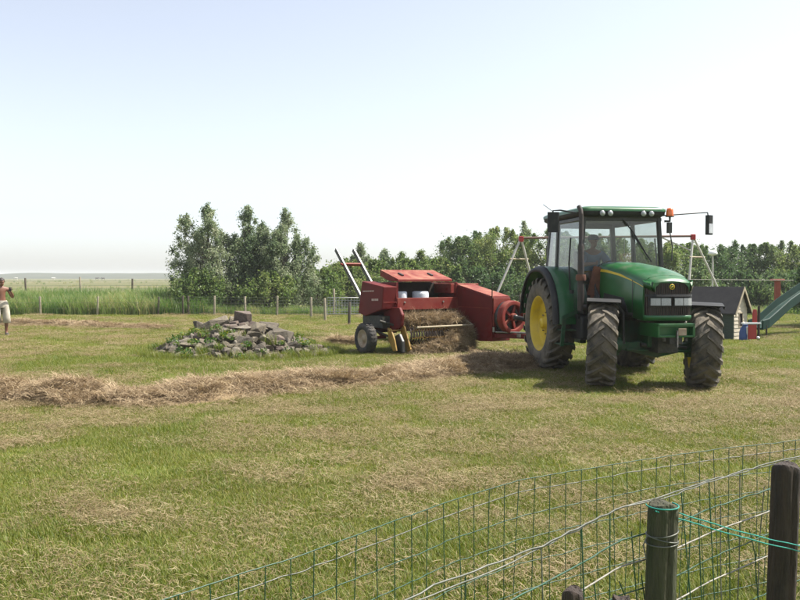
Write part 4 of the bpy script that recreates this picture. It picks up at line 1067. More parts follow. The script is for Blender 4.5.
def tree(name, label, base, h, rad, mat, nclump=60, leaves=150, size=.075, shape='spire', leaders=3, low=.08, group=None, cl=(.28, .55), lean=0.0):
    o = empty(name, base, random.uniform(0, 6.28), label, 'tree' if 'tree' in name else 'shrub', group)
    C = []; rr = []
    if shape == 'spire':
        heads = [(0, 0, h)] + [(rad * random.uniform(.3, .62) * math.cos(q), rad * random.uniform(.3, .62) * math.sin(q), h * random.uniform(.66, .9)) for q in [6.28 * i / max(1, leaders - 1) + random.uniform(-.5, .5) for i in range(leaders - 1)]]
        for i in range(nclump):
            hx_, hy_, hh = heads[i % leaders]
            u = low + (1 - low) * random.random() ** .95
            w = rad * .74 * ((1 - u) ** .62 * (1 if u > .15 else .75 + u) + .10)
            a = random.uniform(0, 6.28); q = w * random.uniform(.25, 1) ** .6
            C.append((hx_ * (.5 + .5 * u) + q * math.cos(a), hy_ * (.5 + .5 * u) + q * math.sin(a), hh * u * .97)); rr.append(random.uniform(*cl) * (1.05 - .6 * u))
        for hx_, hy_, hh in heads:
            for z in (.82, .87, .92, .96, 1.0): C.append((hx_ + random.uniform(-.1, .1), hy_ + random.uniform(-.1, .1), hh * z)); rr.append(.13 + .5 * (1.02 - z))
    else:
        for i in range(nclump):
            while True:
                v = Vector((random.uniform(-1, 1), random.uniform(-1, 1), random.uniform(-1, 1)))
                if .4 < v.length < 1: break
            bx = 1 + .2 * math.sin(3 * math.atan2(v.y, v.x) + h)
            C.append((v.x * rad * bx, v.y * rad * bx, h * (.50 + .44 * v.z) * random.uniform(.92, 1.03))); rr.append(random.uniform(*cl))
        for k in range(9):
            a = random.uniform(0, 6.28); q = rad * random.uniform(.1, .9); top = h * (.5 + .46 * math.sqrt(max(0, 1 - (q / rad) ** 2)))
            for j in range(5): C.append((q * math.cos(a) + random.uniform(-.06, .06), q * math.sin(a) + random.uniform(-.06, .06), top - .2 + j * .11)); rr.append(.30 - .055 * j)
    C = np.array(C); rr = np.array(rr)
    C[:, 2] = np.maximum(C[:, 2], rr * .6)
    tc_ = rng.uniform(.2, .75, len(C))
    link('crown', crown_mesh('crown', C, rr, leaves, size, mat, tc_), None, o)
    mb = MB(); th = h * .8
    mb.tube([(0, 0, -.1), (.04, .02, th * .3), (-.03, .05, th * .65), (.02, 0, th)], [.11 * h / 5, .085 * h / 5, .05 * h / 5, .015], 8)
    for i in range(0, len(C), 3):
        c = Vector(C[i]); s = Vector((0, 0, c.z * random.uniform(.35, .6)))
        m_ = s.lerp(c, .5) + Vector((0, 0, .12)); mb.tube([s, m_, c], [.035, .022, .008], 5)
    mb.build('trunk', 'bark', o)
    return o
GT = 'trees along the far fence'
def gt(px, d): return at(px, 277, d).x
tree('willow_tree', 'tall grey-green tree leftmost of the three behind the fence', (gt(208, 38.5), 38.5, 0), 5.1, 1.8, 'leaf_willow', 240, 190, .056, leaders=5, group=GT)
tree('willow_tree', 'tall grey-green tree in the middle of the three behind the fence', (gt(249, 39), 39, 0), 5.05, 1.7, 'leaf_willow', 240, 190, .056, leaders=5, group=GT)
tree('willow_tree', 'tall grey-green tree rightmost of the three behind the fence', (gt(286, 38.5), 38.5, 0), 4.85, 1.75, 'leaf_willow', 240, 190, .056, leaders=5, group=GT)
tree('shrub', 'dark low bush at the foot of the leftmost grey-green tree', (gt(196, 37.2), 37.2, 0), 1.9, 1.3, 'leaf_mid', 40, 150, .07, 'round', group=GT)
tree('shrub', 'dark low bush between the two right grey-green trees', (gt(268, 37.3), 37.3, 0), 1.7, 1.4, 'leaf_mid', 40, 150, .07, 'round', group=GT)
tree('shrub', 'bushy green shrub right of the three grey-green trees', (gt(318, 40), 40, 0), 1.9, 1.4, 'leaf_mid', 50, 150, .07, 'round', group=GT)
tree('shrub', 'low green shrub behind the pale wire gate panel', (gt(336, 42), 42, 0), 2.2, 1.5, 'leaf_mid', 50, 150, .07, 'round', group=GT)
bgt = [(349, 262, 44, 1.1, 'leaf_mid', 'round', 'green bushy tree behind the baler chute rails'),
       (361, 245, 47, 0.9, 'leaf_willow', 'spire', 'thin upright pale tree just right of the baler chute'),
       (384, 251, 46, 1.0, 'leaf_willow', 'spire', 'slim pale tree behind the left end of the twine box lid'),
       (401, 254, 48, 1.1, 'leaf_mid', 'spire', 'slim green tree behind the middle of the twine box lid'),
       (420, 252, 46, 1.0, 'leaf_mid', 'spire', 'yellowish green tree behind the right part of the twine box lid'),
       (438, 262, 47, 1.0, 'leaf_mid', 'round', 'low green tree behind the right end of the twine box lid'),
       (458, 238, 45, 1.3, 'leaf_dark', 'round', 'dense dark tree at the left end of the tall tree row'),
       (477, 233, 47, 1.5, 'leaf_dark', 'round', 'dense dark tree behind the knotter cover of the baler'),
       (500, 229, 45, 1.5, 'leaf_mid', 'round', 'leafy tree behind the left swing frame'),
       (524, 223, 47, 1.3, 'leaf_willow', 'spire', 'pale tipped tree rising over the left swing frame'),
       (546, 229, 45, 1.5, 'leaf_mid', 'round', 'leafy tree behind the left mirror of the tractor'),
       (574, 233, 46, 1.5, 'leaf_dark', 'round', 'dark tree behind the rear of the tractor cab'),
       (604, 236, 46, 1.5, 'leaf_mid', 'round', 'tree seen through the left half of the cab glass'),
       (634, 240, 47, 1.5, 'leaf_mid', 'round', 'tree seen through the right half of the cab glass'),
       (664, 243, 46, 1.4, 'leaf_mid', 'round', 'tree just right of the cab behind the beacon'),
       (688, 245, 47, 1.4, 'leaf_mid', 'round', 'tree behind the right swing frame'),
       (712, 247, 46, 1.4, 'leaf_dark', 'round', 'dark tree behind the white garden lamp'),
       (734, 243, 47, 1.4, 'leaf_dark', 'spire', 'dark pointed tree behind the playhouse roof'),
       (756, 246, 48, 1.5, 'leaf_dark', 'round', 'dark tree between the playhouse and the red post'),
       (780, 243, 47, 1.5, 'leaf_dark', 'round', 'dark tree directly behind the red post'),
       (803, 247, 46, 1.5, 'leaf_mid', 'round', 'dark tree behind the top of the slide at the photo edge')]
for px, py, d, rad, mt, sh, lab in bgt:
    h = at(px, py, d).z
    tree('broadleaf_tree', lab, (gt(px, d), d, 0), h, rad * (1.3 if sh == 'round' else 1.2), mt, 85, 210, .058, sh, 3, .05, GT, (.3, .55))
for px, d, h, rad, lab in ((470, 42, 2.0, 1.6, 'dark undergrowth below the left end of the tall tree row'), (505, 42.5, 2.1, 1.7, 'dark undergrowth behind the baler flywheel'), (560, 43, 2.1, 1.8, 'undergrowth behind the tractor rear wheel'), (690, 43, 1.9, 1.7, 'undergrowth behind the tractor right front fender'), (730, 43.5, 1.8, 1.7, 'undergrowth behind the playhouse roof'), (768, 43, 1.7, 1.6, 'dark undergrowth left of the red post'), (800, 43.5, 1.8, 1.7, 'dark undergrowth right of the red post'), (400, 43, 2.5, 1.9, 'green undergrowth behind the open twine box'), (436, 43, 2.5, 1.8, 'green undergrowth behind the baler knotter cover'), (370, 43, 2.4, 1.8, 'green undergrowth behind the baler drive housing')):
    tree('shrub', lab, (gt(px, d), d, 0), h, rad, 'leaf_dark' if px > 440 else 'leaf_mid', 55, 130, .078, 'round', group=GT, cl=(.3, .55))
# one nearer conifer outside the right edge, its branch reaching into view
tree('conifer_tree', 'dark conifer branch reaching in at the right photo edge', (gt(832, 27), 27, 0), 3.4, 1.95, 'leaf_dark', 170, 170, .05, 'spire', 1, .1)

# ------------------------------------------------------------------ reeds in the ditch
reeds = [blades('reed', 90, .45, .45, 1.05, .022, .8, lo_, hi_, 'reed', segs=3, brown=.06 + .3 * lo_) for lo_, hi_ in ((0, .3), (.0, .5), (.2, .6), (.3, .85), (.45, 1.0))]
n = 2600
x = rng.uniform(-46, -8.6, n); y = 35.5 + 5.5 * rng.random(n) ** .9
hh = np.clip(.72 + .5 * fbm(x * .25, y * .3, 91, 3) + .05 * (y - 36), .5, 1.25)
scatter('reeds', np.stack([x, y, gz(x, y)], -1), rng.uniform(0, 6.28, n), hh * rng.uniform(.75, 1.15, n), np.clip((fbm(x * .45, y * .9, 95, 3) - .3) * 12 + rng.normal(0, .7, n), 0, 4.99).astype(int), reeds, 'tall green reeds filling the ditch beyond the meadow', cat='reeds')
n = 2600
y = 44 * (500 / 44) ** (rng.random(n) ** 1.2); x = rng.uniform(-.85, .75, n) * y
k_ = fbm(x * .03, y * .05, 97, 3) > .45; x, y = x[k_], y[k_]; n = len(x)
scatter('tussocks', np.stack([x, y, np.zeros(n) - .05], -1), rng.uniform(0, 6.28, n), rng.uniform(.15, .42, n) * np.clip(y / 80, .8, 2.6), np.clip(fbm(x * .05, y * .05, 99, 3) * 8 + rng.normal(0, .8, n), 0, 4.99).astype(int), reeds, 'rough grass tussocks scattered over the far marsh pasture', cat='grass')
n = 700
x = rng.uniform(-8.6, 26, n); y = 35.6 + 1.2 * rng.random(n)
scatter('fence_grass', np.stack([x, y, gz(x, y)], -1), rng.uniform(0, 6.28, n), rng.uniform(.25, .55, n), rng.integers(0, 5, n), reeds, 'uncut grass along the foot of the far fence', cat='grass')

# ------------------------------------------------------------------ far fences
def post_mesh(h, r, mat, n=10, tip=.012):
    mb = MB(); rings = []
    for z, k in ((-.25, 1.0), (0, 1.02), (h * .5, 1.0), (h - tip, .97), (h, .82)):
        rings.append([(r * k * math.cos(a) * random.uniform(.93, 1.05), r * k * math.sin(a) * random.uniform(.93, 1.05), z) for a in np.linspace(0, 2 * PI, n + 1)[:-1]])
    mb.loft(rings, True, True); return mb.mesh('post', mat)
def net_fence(name, label, posts, wires, vstep=None, wr=.004, wmat='wire_grey', cat='fence'):
    """posts: (x, y, height, radius, material, lean)"""
    o = empty(name, (posts[0][0], posts[0][1], 0), 0, label, cat)
    bx, by = posts[0][0], posts[0][1]
    for (x, y, h, r, mt, ln) in posts:
        link('post', post_mesh(h, r, mt), None, o, (x - bx, y - by, float(gz(x, y))), (random.gauss(0, .02), ln, random.uniform(0, 6)))
    for z in wires:
        mb = MB(); mb.tube([(x - bx, y - by - .05, z + random.uniform(-.01, .01) + float(gz(x, y))) for x, y, *_ in posts], wr, 4); mb.build('wire', wmat, o)
    if vstep:
        mb = MB()
        for (a, b) in zip(posts[:-1], posts[1:]):
            ln = math.hypot(b[0] - a[0], b[1] - a[1]); k = int(ln / vstep)
            for i in range(k):
                u = (i + .5) / k; x = a[0] + (b[0] - a[0]) * u - bx; y = a[1] + (b[1] - a[1]) * u - by - .05
                mb.tube([(x, y, .02), (x, y, max(wires))], wr * .8, 3, False)
        net = mb.build('netting', wmat, o); net['kind'] = 'stuff'
    return o
D1 = 35.2
pp = []
for px in (-80, -22, 40, 97, 158, 183): pp.append((gt(px, D1), D1, .82 if px != 183 else .86, .045, 'post_brown' if px in (158, 183) else 'post_grey', random.gauss(0, .03)))
net_fence('wire_fence', 'low post and wire fence in front of the green reeds', pp, (.3, .55, .76))
pp = [(gt(px, d), d, h, .05, 'post_grey' if px not in (188,) else 'post_brown', random.gauss(0, .02)) for px, d, h in ((188, 35.4, .85), (214, 35.2, .86), (245, 35, .84), (277, 34.6, .86), (311, 33.2, .85), (325, 31.2, .88))]
net_fence('net_fence', 'wooden post fence with wire netting below the three tall trees', pp, (.12, .26, .40, .54, .68, .80), .16, .0045)
pp = [(gt(px, d), d, h, .05, mt, random.gauss(0, .02)) for px, d, h, mt in ((334, 35, 1.18, 'post_grey'), (372, 35.5, .9, 'post_grey'), (420, 36, .9, 'post_brown'), (470, 36.5, .9, 'post_brown'), (520, 37, .9, 'post_brown'))]
net_fence('net_fence', 'post and wire fence continuing behind the baler', pp, (.2, .5, .8), .2, .004)
pp = [(gt(px, 48), 48, 1.62 + random.uniform(-.05, .08), .055, 'post_brown' if px != 81 else 'post_grey', ln) for px, ln in ((-90, .03), (-32, 0), (26, .05), (81, 0), (132, .01), (180, -.02))]
net_fence('pasture_fence', 'tall wooden posts of the pasture fence beyond the reeds', pp, (1.15, 1.45), None, .004)
o = link('fence_post', post_mesh(.82, .05, 'post_brown'), None, None, (gt(349, 28.3), 28.3, float(gz(gt(349, 28.3), 28.3))), (0, .02, .3)); tag(o, 'single dark wooden post between the gate panel and the baler', 'post')
# pale wire gate panel
gx0, gx1, gd = gt(327, 34.2), gt(360, 34.2), 34.2
G = empty('gate_panel', ((gx0 + gx1) / 2, gd, float(gz((gx0 + gx1) / 2, gd))), 0, 'pale grey wire grid gate panel left of the baler', 'gate')
hw_ = (gx1 - gx0) / 2
mb = MB(); mb.tube([(-hw_, 0, .0), (-hw_, 0, .80), (hw_, 0, .80), (hw_, 0, .0)], .02, 8); mb.tube([(-hw_, 0, .1), (hw_, 0, .1)], .016, 8); mb.build('frame', 'galvanised', G)
b1 = MB(); b1.tube([(0, 0, .1), (0, 0, .80)], .011, 6); b1 = b1.mesh('bar', 'galvanised')
for k in range(1, 11): link('bar', b1, None, G, (-hw_ + 2 * hw_ * k / 11, 0, 0))
b2 = MB(); b2.tube([(-hw_, 0, 0), (hw_, 0, 0)], .011, 6); b2 = b2.mesh('bar', 'galvanised')
for k in range(1, 6): link('bar', b2, None, G, (0, -.012, .1 + .117 * k))

# ------------------------------------------------------------------ grazing cattle far out on the pasture
def cow(x, y, rz, mat, label):
    mb = MB()
    mb.loft([[(sx, w * math.cos(a), z + hh * math.sin(a)) for a in np.linspace(0, 2 * PI, 11)[:-1]] for sx, w, z, hh in ((-1.0, .08, 1.15, .15), (-.9, .28, 1.08, .30), (-.4, .34, 1.0, .38), (.3, .34, 1.0, .40), (.75, .26, 1.1, .34), (1.0, .16, 1.2, .22), (1.3, .12, 1.1, .16), (1.55, .11, .95, .13), (1.75, .06, .80, .07))])
    for sx in (-.75, .65):
        for sy in (-.2, .2): mb.tube([(sx, sy, .95), (sx + .04, sy, .5), (sx, sy, 0)], [.12, .07, .06], 7)
    mb.tube([(-1.0, 0, 1.25), (-1.12, 0, .9), (-1.1, 0, .6)], .03, 5)
    for sy in (-.2, .2): mb.tube([(1.38, sy * .5, 1.15), (1.35, sy * 1.2, 1.2)], .05, 5)
    o = mb.build('cow', mat, None, loc=(x, y, 0), rot=(0, 0, rz)); tag(o, label, 'cow', 'cattle grazing on the far pasture')
cow(gt(53, 480), 480, .3, 'cow_white', 'white cow grazing far off left of the pale pasture post')
cow(gt(16, 430), 430, 2.9, 'cow_white', 'white cow grazing far off just right of the shirtless person')
cow(gt(97, 470), 470, .1, 'cow_dark', 'dark cow grazing far off, left one of the pair')
cow(gt(103, 450), 450, 3.0, 'cow_dark', 'dark cow grazing far off, right one of the pair')
# ------------------------------------------------------------------ people
def skin_body(name, J, E, mat, parent=None, root=None, sub=2):
    """J: {joint: (x, y, z, radius[, radius2])}; E: joint pairs -> one continuous surface grown over the skeleton"""
    keys = list(J); idx = {k: i for i, k in enumerate(keys)}
    me = bpy.data.meshes.new(name); me.from_pydata([J[k][:3] for k in keys], [(idx[a], idx[b]) for a, b in E], [])
    me.materials.append(MATS[mat])
    o = link(name, me, None, parent)
    sk = o.modifiers.new('skin', 'SKIN'); sk.use_smooth_shade = True; sk.branch_smoothing = .4
    for k in keys:
        v = me.skin_vertices[0].data[idx[k]]; r = J[k][3:]
        v.radius = (r[0], r[1] if len(r) > 1 else r[0]); v.use_root = (k == (root or keys[0]))
    s = o.modifiers.new('subdivision', 'SUBSURF'); s.levels = sub; s.render_levels = sub
    return o
def chain(*ks): return list(zip(ks[:-1], ks[1:]))
def head_joints(J, E, base, c, f, s=1.0):
    """neck joint 'base' -> head round c, facing direction f"""
    c = Vector(c); f = Vector(f).normalized(); u = Vector((0, 0, 1)); r = f.cross(u)
    def put(k, p, *rad): J[k] = (p.x, p.y, p.z) + rad
    put('jaw', c - u * .07 * s + f * .018, .058 * s, .064 * s); put('face', c + f * .006, .074 * s, .086 * s); put('brow', c + u * .05 * s - f * .006, .073 * s, .086 * s); put('crown', c + u * .095 * s - f * .012, .040 * s, .048 * s)
    put('nose', c + f * .098 * s - u * .012, .012 * s); put('nose_root', c + f * .075 * s + u * .012, .014 * s)
    put('chin', c + f * .075 * s - u * .085 * s, .022 * s)
    E += chain(base, 'jaw', 'face', 'brow', 'crown') + [('face', 'nose_root'), ('nose_root', 'nose'), ('jaw', 'chin')]
    for sd_, k in ((-1, 'ear_l'), (1, 'ear_r')):
        put(k, c + r * sd_ * .088 * s - f * .01, .016 * s); E.append(('face', k))
def hand_joints(J, E, wrist, d, side, pre, curl=.5, s=1.0):
    """palm and five bent fingers growing from the wrist along d, palm facing -side"""
    w = Vector(J[wrist][:3]); d = Vector(d).normalized(); sd_ = Vector(side).normalized(); n = d.cross(sd_).normalized()
    pal = w + d * .055 * s; J[pre + 'palm'] = (*pal, .030 * s, .022 * s); E.append((wrist, pre + 'palm'))
    for i, (off, ln) in enumerate(((-.030, .066), (-.010, .076), (.010, .072), (.029, .056))):
        a = pal + d * .035 * s + sd_ * off * s; b = a + (d + n * curl).normalized() * ln * .5 * s; c = b + (d * (1 - curl) + n * (curl * 2)).normalized() * ln * .5 * s
        for k, p, r_ in (('a', a, .0095), ('b', b, .0085), ('c', c, .007)): J['%sf%d%s' % (pre, i, k)] = (*p, r_ * s)
        E += chain(pre + 'palm', '%sf%da' % (pre, i), '%sf%db' % (pre, i), '%sf%dc' % (pre, i))
    a = pal - sd_ * .036 * s - d * .012 * s; b = a - sd_ * .016 * s + d * .03 * s + n * .012; c = b + d * .026 * s + n * curl * .03
    for k, p, r_ in (('a', a, .011), ('b', b, .010), ('c', c, .008)): J[pre + 'th' + k] = (*p, r_ * s)
    E += chain(pre + 'palm', pre + 'tha', pre + 'thb', pre + 'thc')

# standing man at the left edge: bare chest, pale three-quarter shorts, one hand raised to the chest
gp = ground_at(2.0, 335.5)
MAN = empty('person', (gp.x, gp.y, float(gz(gp.x, gp.y))), R(38), 'shirtless person in pale knee-length shorts standing at the left photo edge', 'person')
J = {'pelvis': (0, .01, .92, .135, .10), 'waist': (0, .0, 1.06, .130, .098), 'chest': (0, -.005, 1.23, .150, .108), 'upper': (0, .01, 1.36, .130, .085), 'neck': (0, .0, 1.435, .052), 'neck2': (0, -.01, 1.475, .050)}
E = chain('pelvis', 'waist', 'chest', 'upper', 'neck', 'neck2')
for s, k in ((-1, 'l'), (1, 'r')):
    J[k + 'hip'] = (s * .095, .01, .86, .088); J[k + 'thigh'] = (s * .105, -.01 - .03 * s, .66, .076); J[k + 'knee'] = (s * .11, -.02 - .05 * s, .47, .052); J[k + 'calf'] = (s * .112, .01 - .04 * s, .33, .054); J[k + 'ankle'] = (s * .115, .03 - .03 * s, .085, .036)
    J[k + 'heel'] = (s * .115, .05 - .03 * s, .04, .036); J[k + 'ball'] = (s * .13, -.10 - .03 * s, .032, .034, .03); J[k + 'toe'] = (s * .138, -.155 - .03 * s, .026, .026, .02)
    E += chain('pelvis', k + 'hip', k + 'thigh', k + 'knee', k + 'calf', k + 'ankle', k + 'heel') + chain(k + 'ankle', k + 'ball', k + 'toe')
    J[k + 'shoulder'] = (s * .175, .01, 1.345, .062)
    E.append(('upper', k + 'shoulder'))
J['lelbow'] = (-.265, .05, 1.09, .042); J['lfore'] = (-.26, -.02, 1.0, .038); J['lwrist'] = (-.235, -.13, .90, .027)
J['relbow'] = (.29, -.03, 1.10, .042); J['rfore'] = (.27, -.14, 1.17, .038); J['rwrist'] = (.20, -.24, 1.27, .027)
E += chain('lshoulder', 'lelbow', 'lfore', 'lwrist') + chain('rshoulder', 'relbow', 'rfore', 'rwrist')
hand_joints(J, E, 'lwrist', (.05, -.35, -.9), (0, 1, -.4), 'lh', .35)
hand_joints(J, E, 'rwrist', (-.3, -.35, .85), (-1, 0, -.3), 'rh', .8)
head_joints(J, E, 'neck2', (0, -.03, 1.56), (.25, -1, -.05))
body = skin_body('body', J, E, 'skin', MAN, 'pelvis')
mb = MB()
for z, a_ in ((1.575, 0),):
    rings = []
    for j in range(7):
        t = R(90 * j / 6); rings.append([(.0 + .092 * math.cos(t) * math.cos(p) if j < 6 else .001 * math.cos(p), -.012 + .105 * math.cos(t) * math.sin(p) if j < 6 else -.012 + .001 * math.sin(p), 1.575 + (.03 if math.sin(p) < -.5 and j == 0 else 0) + .102 * math.sin(t)) for p in np.linspace(0, 2 * PI, 17)[:-1]])
    mb.loft(rings)
mb.build('hair', 'hair', MAN)
mb = MB()
for s in (-1, 1): mb.lathe([(.001, -.012), (.008, -.009), (.011, 0)], 10, 'y', (s * .032 + .022, -.112, 1.572))
mb.build('eyes', 'cow_dark', MAN)
rings = []
SJ = {'p': (0, .01, .93, .158, .125), 'w': (0, .005, 1.0, .15, .118)}; SE = [('w', 'p')]
mb = MB()
def oval(cx, cy, z, rx, ry, n=18, wob=.06): return [(cx + rx * math.cos(a) * (1 + wob * math.sin(3 * a + z * 20)), cy + ry * math.sin(a) * (1 + wob * math.cos(2 * a + z * 30)), z) for a in np.linspace(0, 2 * PI, n + 1)[:-1]]
mb.loft([oval(0, .005, 1.02, .146, .118, wob=.01), oval(0, .008, .96, .165, .13, wob=.02), oval(0, .01, .88, .195, .145, wob=.02), oval(0, .01, .82, .19, .14)])
for s in (-1, 1):
    mb.loft([oval(s * .095, .01, .90, .095, .13), oval(s * .105, -.01 - .03 * s, .70, .10, .125), oval(s * .112, -.02 - .045 * s, .52, .102, .12), oval(s * .113, -.015 - .045 * s, .38, .108, .118), oval(s * .113, -.015 - .045 * s, .375, .095, .105)])
mb.build('shorts', 'shorts', MAN)
for s in (-1, 1):
    mb = MB(); mb.loft([oval(s * .122, -.03 - .03 * s, 0.0, .052, .135, wob=.0), oval(s * .122, -.03 - .03 * s, .03, .054, .14, wob=0), oval(s * .12, -.01 - .03 * s, .07, .048, .10, wob=0), oval(s * .116, .03 - .03 * s, .10, .044, .052, wob=0)]); mb.build('shoe', 'shoe', MAN)
# dark thing held in the raised hand
c, s_ = math.cos(R(38)), math.sin(R(38)); hx_, hy_, hz_ = .165, -.30, 1.34
mb = MB(); mb.box((0, 0, 0), (.075, .03, .12)); mb.lathe([(.001, -.035), (.022, -.03), (.024, -.01)], 12, 'y', (0, 0, .02))
o = mb.build('camera_case', 'black_plastic', None, .008, loc=(gp.x + hx_ * c - hy_ * s_, gp.y + hx_ * s_ + hy_ * c, float(gz(gp.x, gp.y)) + hz_), rot=(.2, .1, R(48))); tag(o, 'small black object held up in the hand of the shirtless person', 'camera')

# the driver in the cab
tw = Matrix.Rotation(R(8.5), 4, 'Z'); tl = Vector((3.545, 14.77, 0))
DR = empty('person', tl + tw @ Vector((0, -.03, 1.56)), R(8.5), 'driver in a blue shirt and dark cap seated at the tractor wheel', 'person')
J = {'pelvis': (0, .05, .10, .15, .11), 'waist': (0, .07, .26, .13, .10), 'chest': (0, .05, .44, .155, .11), 'upper': (0, .03, .56, .13, .09), 'neck': (0, .01, .64, .054), 'neck2': (0, -.005, .68, .05)}
E = chain('pelvis', 'waist', 'chest', 'upper', 'neck', 'neck2')
for s, k in ((-1, 'l'), (1, 'r')):
    J[k + 'hip'] = (s * .10, -.02, .10, .088); J[k + 'knee'] = (s * .17, -.42, .16, .06); J[k + 'shin'] = (s * .17, -.52, -.1, .052); J[k + 'ankle'] = (s * .17, -.56, -.36, .04); J[k + 'toe'] = (s * .18, -.72, -.43, .034)
    E += chain('pelvis', k + 'hip', k + 'knee', k + 'shin', k + 'ankle', k + 'toe')
    J[k + 'shoulder'] = (s * .18, .04, .55, .066); J[k + 'elbow'] = (s * .27, -.16, .34, .046); J[k + 'wrist'] = (s * .17, -.50, .36, .03)
    E += chain('upper', k + 'shoulder', k + 'elbow', k + 'wrist'); hand_joints(J, E, k + 'wrist', (-s * .2, -.9, .1), (0, .1, 1), k + 'h', .9)
head_joints(J, E, 'neck2', (0, -.02, .775), (.15, -1, -.05))
skin_body('body', J, E, 'skin', DR, 'pelvis')
SJ = {k: (*J[k][:3], *[r * 1.12 + .012 for r in J[k][3:]]) for k in ('pelvis', 'waist', 'chest', 'upper', 'lshoulder', 'rshoulder', 'lelbow', 'relbow')}
skin_body('shirt', SJ, chain('pelvis', 'waist', 'chest', 'upper') + chain('upper', 'lshoulder', 'lelbow') + chain('upper', 'rshoulder', 'relbow'), 'shirt_blue', DR, 'pelvis')
TJ = {k: (*J[k][:3], *[r * 1.1 + .012 for r in J[k][3:]]) for k in ('pelvis', 'lhip', 'rhip', 'lknee', 'rknee', 'lshin', 'rshin', 'lankle', 'rankle')}
skin_body('trousers', TJ, chain('pelvis', 'lhip', 'lknee', 'lshin', 'lankle') + chain('pelvis', 'rhip', 'rknee', 'rshin', 'rankle'), 'rust_brown', DR, 'pelvis')
mb = MB(); mb.loft([oval(0, -.01, .80, .098, .112, wob=0), oval(0, -.01, .85, .098, .112, wob=0), oval(0, -.005, .885, .075, .09, wob=0), oval(0, 0, .90, .03, .04, wob=0)]); mb.loft([oval(.02, -.13, .815, .075, .07, wob=0), oval(.02, -.13, .823, .073, .068, wob=0)]); mb.build('cap', 'cap_blue', DR)
# ------------------------------------------------------------------ swing frame
def V3(px, py, d): return at(px, py, d)
SW = empty('swing_frame', (V3(605, 338, 22.9).x, 22.9, 0), 0, 'tall metal swing frame with red joints standing behind the tractor', 'swing')
sx_, sy_ = SW.location.x, 22.9
apL, apR = V3(521, 238, 22.6), V3(693, 236, 23.2)
def rel(v): return (v[0] - sx_, v[1] - sy_, v[2])
mb = MB(); mb.tube([rel(apL + Vector((-.03, 0, 0))), rel(apR + Vector((.03, 0, 0)))], .035, 10); mb.build('beam', 'swing_beam', SW)
for ap, feet in ((apL, (V3(477, 338, 22.0), V3(546, 336, 23.4))), (apR, (V3(684, 338, 22.6), V3(740, 335, 24.0)))):
    tops = []
    for f in feet:
        f = Vector((f.x, f.y, -.05)); mb = MB(); mb.tube([rel(ap), rel(f)], .032, 10); mb.build('leg', 'pole_grey', SW)
        tops.append(Vector(ap).lerp(f, .21))
    mb = MB(); mb.tube([rel(tops[0] - (tops[1] - tops[0]) * .12), rel(tops[1] + (tops[1] - tops[0]) * .12)], .026, 8); mb.build('crossbar', 'trim_wood', SW)
    mb = MB(); mb.box(rel(ap + Vector((0, 0, -.03))), (.13, .13, .16)); mb.build('joint', 'toy_red', SW, .02)
b0 = apR + Vector((-.95, -.02, 0)); b1_ = apR + Vector((-.08, -.02, -.42))
mb = MB(); mb.tube([rel(apR.lerp(apL, .2)), rel(b1_)], .022, 8); mb.build('brace', 'pole_grey', SW)
for u in (.30, .55):
    c = apL.lerp(apR, u)
    for k in (-.22, .22):
        mb = MB(); mb.tube([rel(c + Vector((k, 0, 0))), rel(c + Vector((k, 0, -2.2)))], .010, 5); mb.build('chain', 'steel', SW)
    mb = MB(); mb.box(rel(c + Vector((0, 0, -2.22))), (.50, .18, .035)); mb.build('swing_seat', 'toy_red', SW, .01)

# ------------------------------------------------------------------ playhouse
hb = ground_at(722, 340)
PH = empty('playhouse', (hb.x + .02, hb.y + .35, float(gz(hb.x, hb.y + .35))), R(-47), 'small wooden playhouse with dark roof and sunlit cream gable', 'playhouse')
# local: long side along x (facing -y, towards the left of the photo), gable at +x
LX, WY, HE, HR = .62, .40, .82, 1.38
pl = MB()
for k in range(8): pass
pm = MB(); pm.prism([(-WY - .012, 0), (-WY - .002, .105), (-WY + .012, .105), (-WY + .012, 0)], -LX, LX, 'x'); pmesh = pm.mesh('plank', 'plank_green')
for k in range(8): link('plank', pmesh, None, PH, (0, 0, .02 + k * .1))
pm2 = MB(); pm2.prism([(WY + .012, 0), (WY - .012, 0), (WY - .012, .105), (WY + .002, .105)], -LX, LX, 'x'); pmesh2 = pm2.mesh('plank', 'plank_green')
for k in range(8): link('plank', pmesh2, None, PH, (0, 0, .02 + k * .1))
for sx in (-1, 1):
    for k in range(13):
        z0, z1 = .02 + k * .1, min(.02 + k * .1 + .105, HR - .03)
        def wid(z): return WY - .015 if z < HE else max(.0, (WY - .015) * (HR - z) / (HR - HE))
        w0, w1 = wid(z0), wid(z1)
        if w0 < .04: continue
        segs = [(-w0, w0, -w1, w1)]
        if sx > 0 and .35 < z0 + .05 < .72: segs = [(-w0, -.12, -w1, -.12), (.12, w0, .12, w1)]            # window opening
        for a0, b0_, a1, b1 in segs:
            m1 = MB(); xo, xi = sx * (LX + .008), sx * (LX - .015)
            m1.add([(xo, a0, z0), (xo, b0_, z0), (xi + sx * .012, b1, z1), (xi + sx * .012, a1, z1), (xi, a0, z0), (xi, b0_, z0), (xi, b1, z1), (xi, a1, z1)], [(0, 1, 2, 3), (4, 7, 6, 5), (0, 4, 5, 1), (1, 5, 6, 2), (2, 6, 7, 3), (3, 7, 4, 0)])
            m1.build('plank', 'plank_cream_lit', PH)
mb = MB(); mb.span(-LX + .02, LX - .02, -WY + .02, WY - .02, 0, HE - .02); mb.build('interior', 'dark_inside', PH)
